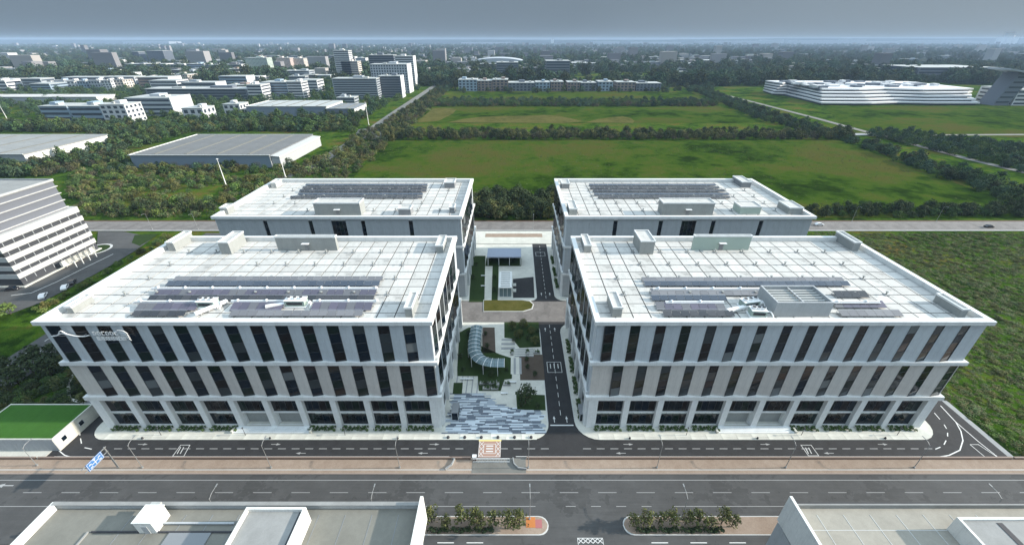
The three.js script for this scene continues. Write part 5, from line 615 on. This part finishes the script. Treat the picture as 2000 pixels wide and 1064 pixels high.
for (const [x0, x1, lab] of [[-18, 0.5, 'low clipped hedge along the near kerb of the tile-patch median'], [25.5, 47, 'low clipped hedge along the near kerb of the brown median']]) for (let x = x0; x + 4.6 < x1; x += 4.7) hedge(lab, x + 2.3, -49.1, 4.6, 1.2, 0.9, 0, TONE.dark, 'hedges in the medians', 0.2);

// ---------- trees ----------
function crownGeo(seed, h, w, tones, clumps = 34, per = 9, leaf = 0.42) { const r = RNG(seed), c = []; const hc = h * 0.62, y0 = h * 0.3; for (let i = 0; i < clumps; i++) { const a = r() * 6.283, u = r(), rad = Math.sqrt(r()) * 0.5 * w * Math.sin(Math.PI * (0.18 + 0.74 * u)) * 1.1; c.push([Math.cos(a) * rad, y0 + u * hc + (r() - 0.5) * 0.1 * h, Math.sin(a) * rad, w * rr(r, 0.15, 0.24)]); } return leafCloud(r, c, per, leaf, 1, tones); }
function trunkGeo(seed, h, w) { const r = RNG(seed), L = [new THREE.CylinderGeometry(h * 0.012, h * 0.026, h * 0.62, 6).translate(0, h * 0.31, 0)]; for (let i = 0; i < 4; i++) { const g = new THREE.CylinderGeometry(h * 0.005, h * 0.012, h * 0.36, 5); g.translate(0, h * 0.18, 0); g.rotateZ(0.6 + r() * 0.4); g.rotateY(i * 1.6 + r()); g.translate(0, h * (0.28 + 0.07 * i), 0); L.push(g); } return merge(L); }
const KIND = {}; let ks = 100;
function kind(name, h, w, tones, clumps, per, leaf) { ks += 10; KIND[name] = [0, 1, 2].map(i => ({ crown: crownGeo(ks + i, h, w, tones, clumps, per, leaf), trunk: trunkGeo(ks + i, h, w), h })); }
kind('olive', 8, 7, TONE.olive, 34, 15, 0.34); kind('green', 8, 6.5, TONE.green, 34, 15, 0.32); kind('dark', 9, 7, TONE.dark, 34, 15, 0.36); kind('blue', 9, 7.5, TONE.bluegreen, 34, 15, 0.36); kind('brown', 6, 6, TONE.brown, 26, 13, 0.3); kind('young', 4.6, 2.6, TONE.olive, 30, 12, 0.15); kind('bright', 6, 6, TONE.bright, 30, 9, 0.4); kind('weed', 5, 8, TONE.weed, 30, 9, 0.42); kind('tall', 12, 6, TONE.green, 40, 10, 0.5);
function treeAt(name, label, k, i, [x, z], s, turn, group, y = 0) { const K = KIND[k][i % 3], t = thing(name, label, 'tree', [x, y, z], turn, group); part(t, 'trunk', K.trunk, barkMat); part(t, 'crown', K.crown, leafMat); t.scale.setScalar(s); return t; }
// individuals: median, courtyard, belts and rows that one can count
const rt = RNG(1234);
[-17.5, -14.3, -11.2, -8.6, -6.9, -4.1, -1.2, 1.2].forEach((x, i) => treeAt('median_tree', 'young dark tree in the median beside the orange tile patch', 'young', i, [x, -50.3 + (rt() - 0.5) * 1.4], rr(rt, 0.9, 1.3), rt() * 6, 'young trees in the tile-patch median', 0.2));
[25.2, 27.5, 30.8, 33.6, 36.4, 38.8, 41.2, 44.2, 46].forEach((x, i) => treeAt('median_tree', 'young dark tree in the long brown median', 'young', i, [x, -50.3 + (rt() - 0.5) * 1.4], rr(rt, 0.85, 1.2), rt() * 6, 'young trees in the brown median', 0.2));
treeAt('courtyard_tree', 'lone dark tree in the planter beside the striped forecourt', 'dark', 0, [3.27, -84.18], 0.72, 1, undefined, 0.15);
for (const p of [[1.51, -113.78], [6.2, -116.06], [7.2, -110.46], [-0.64, -118.12], [3.39, -119.62]]) treeAt('garden_tree', 'small olive tree in the shaded courtyard bed', 'olive', Math.floor(rt() * 3), p, rr(rt, 0.3, 0.5), rt() * 6, 'small trees of the courtyard beds', 0.15);
for (const p of [[-17.15, -103.22], [-15.7, -97.29], [-15.81, -115.2], [-2.15, -97.29], [-9.32, -97.29], [-6.83, -95.04], [0.09, -111.55], [4.66, -112.65], [8.38, -116.64], [2.95, -115.2], [-17.32, -154.17], [-17.13, -165.73], [-8.27, -154.17], [-8.06, -143.79], [-10.8, -169.71], [-0.83, -169.71], [-8.82, -108.32], [-9.91, -115.2], [4.26, -98.44], [6.51, -95.04], [4.02, -101.75], [2.09, -82.87], [6.66, -82.31], [-8.18, -91.37], [-5.84, -90.12]]) treeAt('garden_shrub', 'dark rounded shrub in a courtyard planting bed', 'dark', Math.floor(rt() * 3), p, rr(rt, 0.16, 0.26), rt() * 6, 'shrubs of the courtyard beds', 0.12);
for (let i = 0; i < 30; i++) treeAt('belt_tree', (i % 3 ? 'dense dark tree' : 'lighter olive tree') + ' in the belt between the two rear office blocks', i % 3 ? 'dark' : 'olive', i, [rr(rt, -34, 34), -224 - (i % 5) * 6.5 - rt() * 4], rr(rt, 0.95, 1.35), rt() * 6, 'trees behind the rear blocks');
for (const p of along([[-131.59, -440.88], [-54.81, -440.88], [51.1, -440.88], [157, -440.88], [262.91, -440.88], [337.04, -440.88]], 7.2)) { const k = rt() < 0.45 ? 'olive' : rt() < 0.6 ? 'dark' : 'brown'; treeAt('row_tree', { olive: 'rounded olive', dark: 'rounded dark green', brown: 'small brownish' }[k] + ' tree in the long row beyond the big field', k, Math.floor(rt() * 3), [p[0] + (rt() - 0.5) * 3, p[1] + (rt() - 0.5) * 6], rr(rt, 0.85, 1.25), rt() * 6, 'tree row beyond the big field'); }
for (const p of along([[-195.05, -119.62], [-189.93, -123.32], [-188.07, -130.56]], 6)) treeAt('roadside_tree', 'bright bushy tree on the verge beside the logo block', 'bright', Math.floor(rt() * 3), [p[0] + (rt() - 0.5) * 3, p[1] + (rt() - 0.5) * 3], rr(rt, 0.6, 0.9), rt() * 6, 'bushy verge trees beside the logo block');
for (const p of along([[-180.26, -130.56], [-179.23, -137.68], [-179.26, -147.81], [-179.29, -159.1], [-180.52, -171.75]], 5)) treeAt('roadside_shrub', 'low bushy shrub on the estate road verge', 'bright', Math.floor(rt() * 3), [p[0] + (rt() - 0.5) * 4, p[1] + (rt() - 0.5) * 4], rr(rt, 0.25, 0.45), rt() * 6, 'shrubs on the estate road verge');
for (const p of along([[-241.89, -228.8], [-211.78, -228.8], [-175.66, -228.8]], 9)) treeAt('wood_edge_tree', 'dark tree at the edge of the wood along the rear road', 'dark', Math.floor(rt() * 3), [p[0] + (rt() - 0.5) * 3, p[1] + (rt() - 0.5) * 5 - 4], rr(rt, 0.7, 1.0), rt() * 6, 'wood edge trees by the rear road');
for (const p of along([[174.53, -225.58], [207.26, -225.58], [251.9, -225.58], [296.53, -225.58]], 8)) treeAt('wood_edge_tree', 'dark tree along the rear road at the foot of the big field', 'dark', Math.floor(rt() * 3), [p[0] + (rt() - 0.5) * 3, p[1] + (rt() - 0.5) * 5 - 5], rr(rt, 0.55, 0.9), rt() * 6, 'dark trees at the foot of the big field');
for (const p of [[-74, -50], [-78, -47], [-83, -49], [-88, -46], [-95, -48], [-72, -46]]) treeAt('kerb_shrub', 'round green shrub beside the foreground grey roof', 'bright', Math.floor(rt() * 3), p, rr(rt, 0.4, 0.6), rt() * 6, 'shrubs beside the foreground roof');
for (const p of [[-149.52, -100.31], [-148.25, -96.15], [-141.78, -95.04], [-146.74, -90.74], [-154.34, -95.04], [-148.42, -103.22]]) treeAt('shaded_tree', 'dark tree in the shade between side street and logo block', 'dark', Math.floor(rt() * 3), p, rr(rt, 0.6, 0.9), rt() * 6, 'shaded trees by the side street');
// woods: one mass each
function wood(name, label, pts, kinds, r, s0, s1, ys = 1) { const per = kinds.flatMap(k => KIND[k]).map(K => ({ K, list: [] })); for (const p of pts) per[Math.floor(r() * per.length)].list.push(p); const m4 = new THREE.Matrix4(), q = new THREE.Quaternion(), up = new THREE.Vector3(0, 1, 0), c = new THREE.Color();
  const grove = new THREE.Group(); grove.name = numbered(name); grove.userData = { kind: 'stuff', label, category: name === 'woodland' ? 'woodland' : 'rough grass' }; scene.add(grove);
  for (const { K, list } of per) { if (!list.length) continue; const im = new THREE.InstancedMesh(K.crown, leafMat, list.length); list.forEach(([x, z], i) => { const s = rr(r, s0, s1); q.setFromAxisAngle(up, r() * 6.283); m4.compose(new THREE.Vector3(x, -0.25 - K.h * (ys < 1 ? 0.26 : 0.16) * s * ys, z), q, new THREE.Vector3(s * rr(r, 0.9, 1.2), s * ys * rr(r, 0.85, 1.15), s * rr(r, 0.9, 1.2))); im.setMatrixAt(i, m4); const v = rr(r, 0.75, 1.3), w = rr(r, 0.9, 1.12); c.setRGB(v * w, v, v * rr(r, 0.85, 1.1)); im.setColorAt(i, c); }); im.name = name === 'woodland' ? 'tree_crowns' : 'tufts'; im.userData = { kind: 'stuff' }; grove.add(fin(im)); } }
const rw_ = RNG(4321);
wood('woodland', 'rough scrub and wood between rear road and grey warehouse', scatter([[-253.98, -225.58], [-137.93, -225.58], [-120.79, -307], [-152.62, -300.45], [-186.92, -340.57], [-342.86, -340.57], [-336.55, -307]], 4.2, rw_).filter(p => fMid(p[0] / 150, p[1] / 150) > 0.455), ['olive', 'green', 'brown', 'weed', 'bright'], rw_, 0.18, 0.8);
wood('woodland', 'bushy trees before the grey warehouse', scatter([[-317.88, -316.59], [-169.52, -316.59], [-179.31, -347.06], [-243.93, -337.4], [-309.14, -340.57]], 6, rw_).filter(() => rw_() < 0.8), ['olive', 'green', 'blue'], rw_, 0.4, 0.9);
wood('woodland', 'dark trees filling the belt behind the rear blocks', scatter([[-136.35, -222.43], [28.39, -222.43], [32.04, -257.55], [-104.09, -257.55], [-118.03, -250.77]], 5.5, rw_), ['dark', 'olive'], rw_, 0.8, 1.15);
wood('woodland', 'low dark thicket at the foot of the big field', scatter([[141.79, -225.58], [311.41, -225.58], [336.63, -247.95], [264.07, -238.93], [221.29, -244.28]], 5.2, rw_), ['dark', 'green'], rw_, 0.45, 0.8);
wood('woodland', 'wood round the pale warehouse', scatter([[-482.96, -307], [-350.04, -307], [-338.64, -340.57], [-317.57, -340.57], [-343.34, -379.16], [-448.47, -467.44], [-445.2, -451.17], [-383.63, -379.16], [-414.51, -340.57], [-528.3, -340.57]], 6, rw_), ['blue', 'brown', 'dark', 'olive', 'tall'], rw_, 0.45, 1.15);
wood('woodland', 'green wood between the grey warehouse and the laboratories', scatter([[-715.1, -478.89], [-469.79, -478.89], [-355.59, -399.34], [-360.26, -478.89], [-218.78, -478.89], [-178.85, -478.89], [-201.89, -610.36], [-242.16, -567.71], [-353.3, -575.8], [-471.54, -530.24], [-794.07, -537.36]], 7.5, rw_), ['blue', 'green', 'dark', 'tall', 'olive'], rw_, 0.5, 1.3);
wood('woodland', 'trees along the canal road', scatter([[-170.88, -307], [-164.08, -451.17], [-159.75, -643.88], [-166.84, -958.24], [-134.24, -958.24], [-122.58, -537.36], [-123.64, -440.88], [-120.79, -307]], 6.5, rw_).filter(() => true), ['olive', 'brown', 'dark', 'weed'], rw_, 0.35, 1.05);
wood('woodland', 'trees among the far factory offices', scatter([[-846.52, -552.16], [-197.1, -552.16], [-191.85, -1038.49], [-231.27, -1262.28], [-570.75, -1262.28], [-1419.44, -1262.28], [-1306.76, -879.88]], 15, rw_).filter(() => rw_() < 0.6), ['blue', 'green'], rw_, 1.0, 1.6);
wood('woodland', 'tree row behind the dry fields', scatter([[-128.88, -680.99], [-124.52, -754.77], [338.36, -741.46], [312.53, -680.99]], 8, rw_), ['green', 'blue', 'brown'], rw_, 0.8, 1.2);
wood('woodland', 'second line of trees beyond the big field', scatter([[-128.94, -440.88], [-130.36, -478.89], [374.52, -478.89], [347.63, -440.88]], 8, rw_), ['dark', 'olive', 'brown'], rw_, 0.8, 1.1);
wood('woodland', 'belt of trees beside the diagonal road', scatter([[331.94, -433.43], [317.43, -567.71], [365.75, -958.24], [398.36, -958.24], [357.94, -592.61], [354.92, -451.17], [343.06, -250.77], [318.05, -228.8], [310.25, -244.28]], 7, rw_), ['blue', 'dark', 'green'], rw_, 0.6, 1.1);
wood('woodland', 'trees on the far side of the diagonal road', scatter([[379.07, -461.9], [398.41, -292.9], [498.46, -379.16], [465.18, -431], [433.4, -467.44]], 8, rw_), ['blue', 'green'], rw_, 0.7, 1.1);
wood('woodland', 'dark woods behind the terraced complex', scatter([[406.19, -1104.1], [551.53, -1470.67], [1797.18, -1470.67], [1286.62, -1038.49]], 24, rw_), ['blue', 'dark'], rw_, 1.8, 2.6);
wood('woodland', 'trees round the blocks beyond the dry fields', scatter([[-150.95, -862.16], [-189.97, -1178.12], [498.42, -1178.12], [397.49, -879.88]], 16, rw_).filter(() => rw_() < 0.55), ['blue', 'dark'], rw_, 1.0, 1.5);
{ const far = []; while (far.length < 14000) { const z = -(1000 + 8200 * Math.pow(rw_(), 1.3)), x = (rw_() - 0.48) * 2.7 * -z; if (fMid(x / 3000 + 0.5, z / 1500) < 0.46) continue; far.push([x, z]); } wood('woodland', 'hazy far-off woods spread over the plain', far, ['dark', 'blue'], rw_, 2.2, 4.2); }
// rough grass and shrubs
wood('rough_grass', 'tall rough grass and shrubs of the meadow beside the office blocks', [...scatter([[124, -67], [124, -203], [330, -203], [330, -67]], 1.75, rw_), ...scatter([[330, -67], [330, -203], [520, -203], [520, -67]], 3.2, rw_)], ['weed', 'weed', 'olive', 'bright'], rw_, 0.10, 0.36, 0.5);
wood('rough_grass', 'tufts and low shrubs scattered over the big field', scatter([[-116.94, -307], [-122.52, -426.2], [321.85, -426.2], [314.43, -325.23], [309.62, -240.69], [23.03, -228.8], [-26.75, -265.69]], 4, rw_).filter(p => fMid(p[0] / 260, p[1] / 200) > 0.47), ['olive', 'green', 'olive'], rw_, 0.05, 0.2, 0.4);
wood('rough_grass', 'dense bushes along the verge between estate road and logo block', scatter([[-178.24, -128.52], [-180.94, -172.27], [-175.64, -193.25], [-183.98, -202.93], [-183.53, -193.25], [-181.01, -175.96], [-181.28, -143.79], [-182.99, -130.56]], 2.2, rw_), ['bright', 'olive', 'green'], rw_, 0.2, 0.42);
wood('rough_grass', 'shaded shrubs on the ground beside the logo block', scatter([[-121, -105], [-121, -200], [-149, -200], [-149, -110]], 4, rw_), ['green', 'dark'], rw_, 0.15, 0.4);
struct('far_hills', (() => { const s = new THREE.Shape(); s.moveTo(-30000, -5); for (let i = 0; i <= 240; i++) { const x = -30000 + i * 250; s.lineTo(x, 62 + 46 * fMid(i / 240, 0.3) + (x > 4000 ? 34 * Math.min(1, (x - 4000) / 3000) : 0)); } s.lineTo(30000, -5); s.closePath(); const g = new THREE.ExtrudeGeometry(s, { depth: 900, bevelEnabled: false }); return g; })(), mat([0.05, 0.06, 0.055], 1), 0, 0, -12800);  // low ridge at the right; the rest added to cover bright horizon haze
// roads through the country
struct('canal_road', ribbon([[-164.77, -265.69], [-168.13, -311.05], [-163.9, -367.9], [-162.38, -445.97], [-168.61, -619.6], [-178.09, -1026.25], [-169.64, -1470.67]], 11), MAT.trackGrey, 0, -0.02, 0);
struct('canal', flat([[-169.48, -451.17], [-179.08, -497.05], [-156.08, -503.38], [-135.91, -467.44], [-144.83, -440.88]]), mat([0.16, 0.16, 0.16], 0.15), 0, -0.03, 0);
struct('country_road', ribbon([[399.6, -300.45], [393.92, -357.22], [394.04, -445.97], [397.38, -567.71], [396.11, -754.77], [390.41, -1026.25], [348.67, -1262.28]], 8), MAT.trackGrey, 0, 0.02, 0);
struct('country_road', ribbon([[360.84, -467.44], [383.17, -467.44], [402.38, -456.48]], 12), MAT.paveGrey, 0, 0.0, 0);
struct('side_street', bx(15, 0.1, 150), MAT.asphaltOld, -157, -0.1, -128);
for (const x of [-160.8, -157, -153.2]) for (let z = -66; z > -200; z -= 8) struct('lane_dash', bx(0.2, 0.01, 4), MAT.paint, x, 0.004, z);
wood('rough_grass', 'shrubs and low planting between the turf-roofed hut and the side street', scatter([[-122, -80], [-122, -104], [-138, -112], [-148, -100], [-148, -80]], 2.6, rw_), ['green', 'dark', 'olive'], rw_, 0.2, 0.5);
struct('garden_path', ribbon([[-121, -84], [-128, -86], [-134, -92], [-138, -100]], 0.8), MAT.pave, 0, -0.03, 0);

renderer.render(scene, camera);
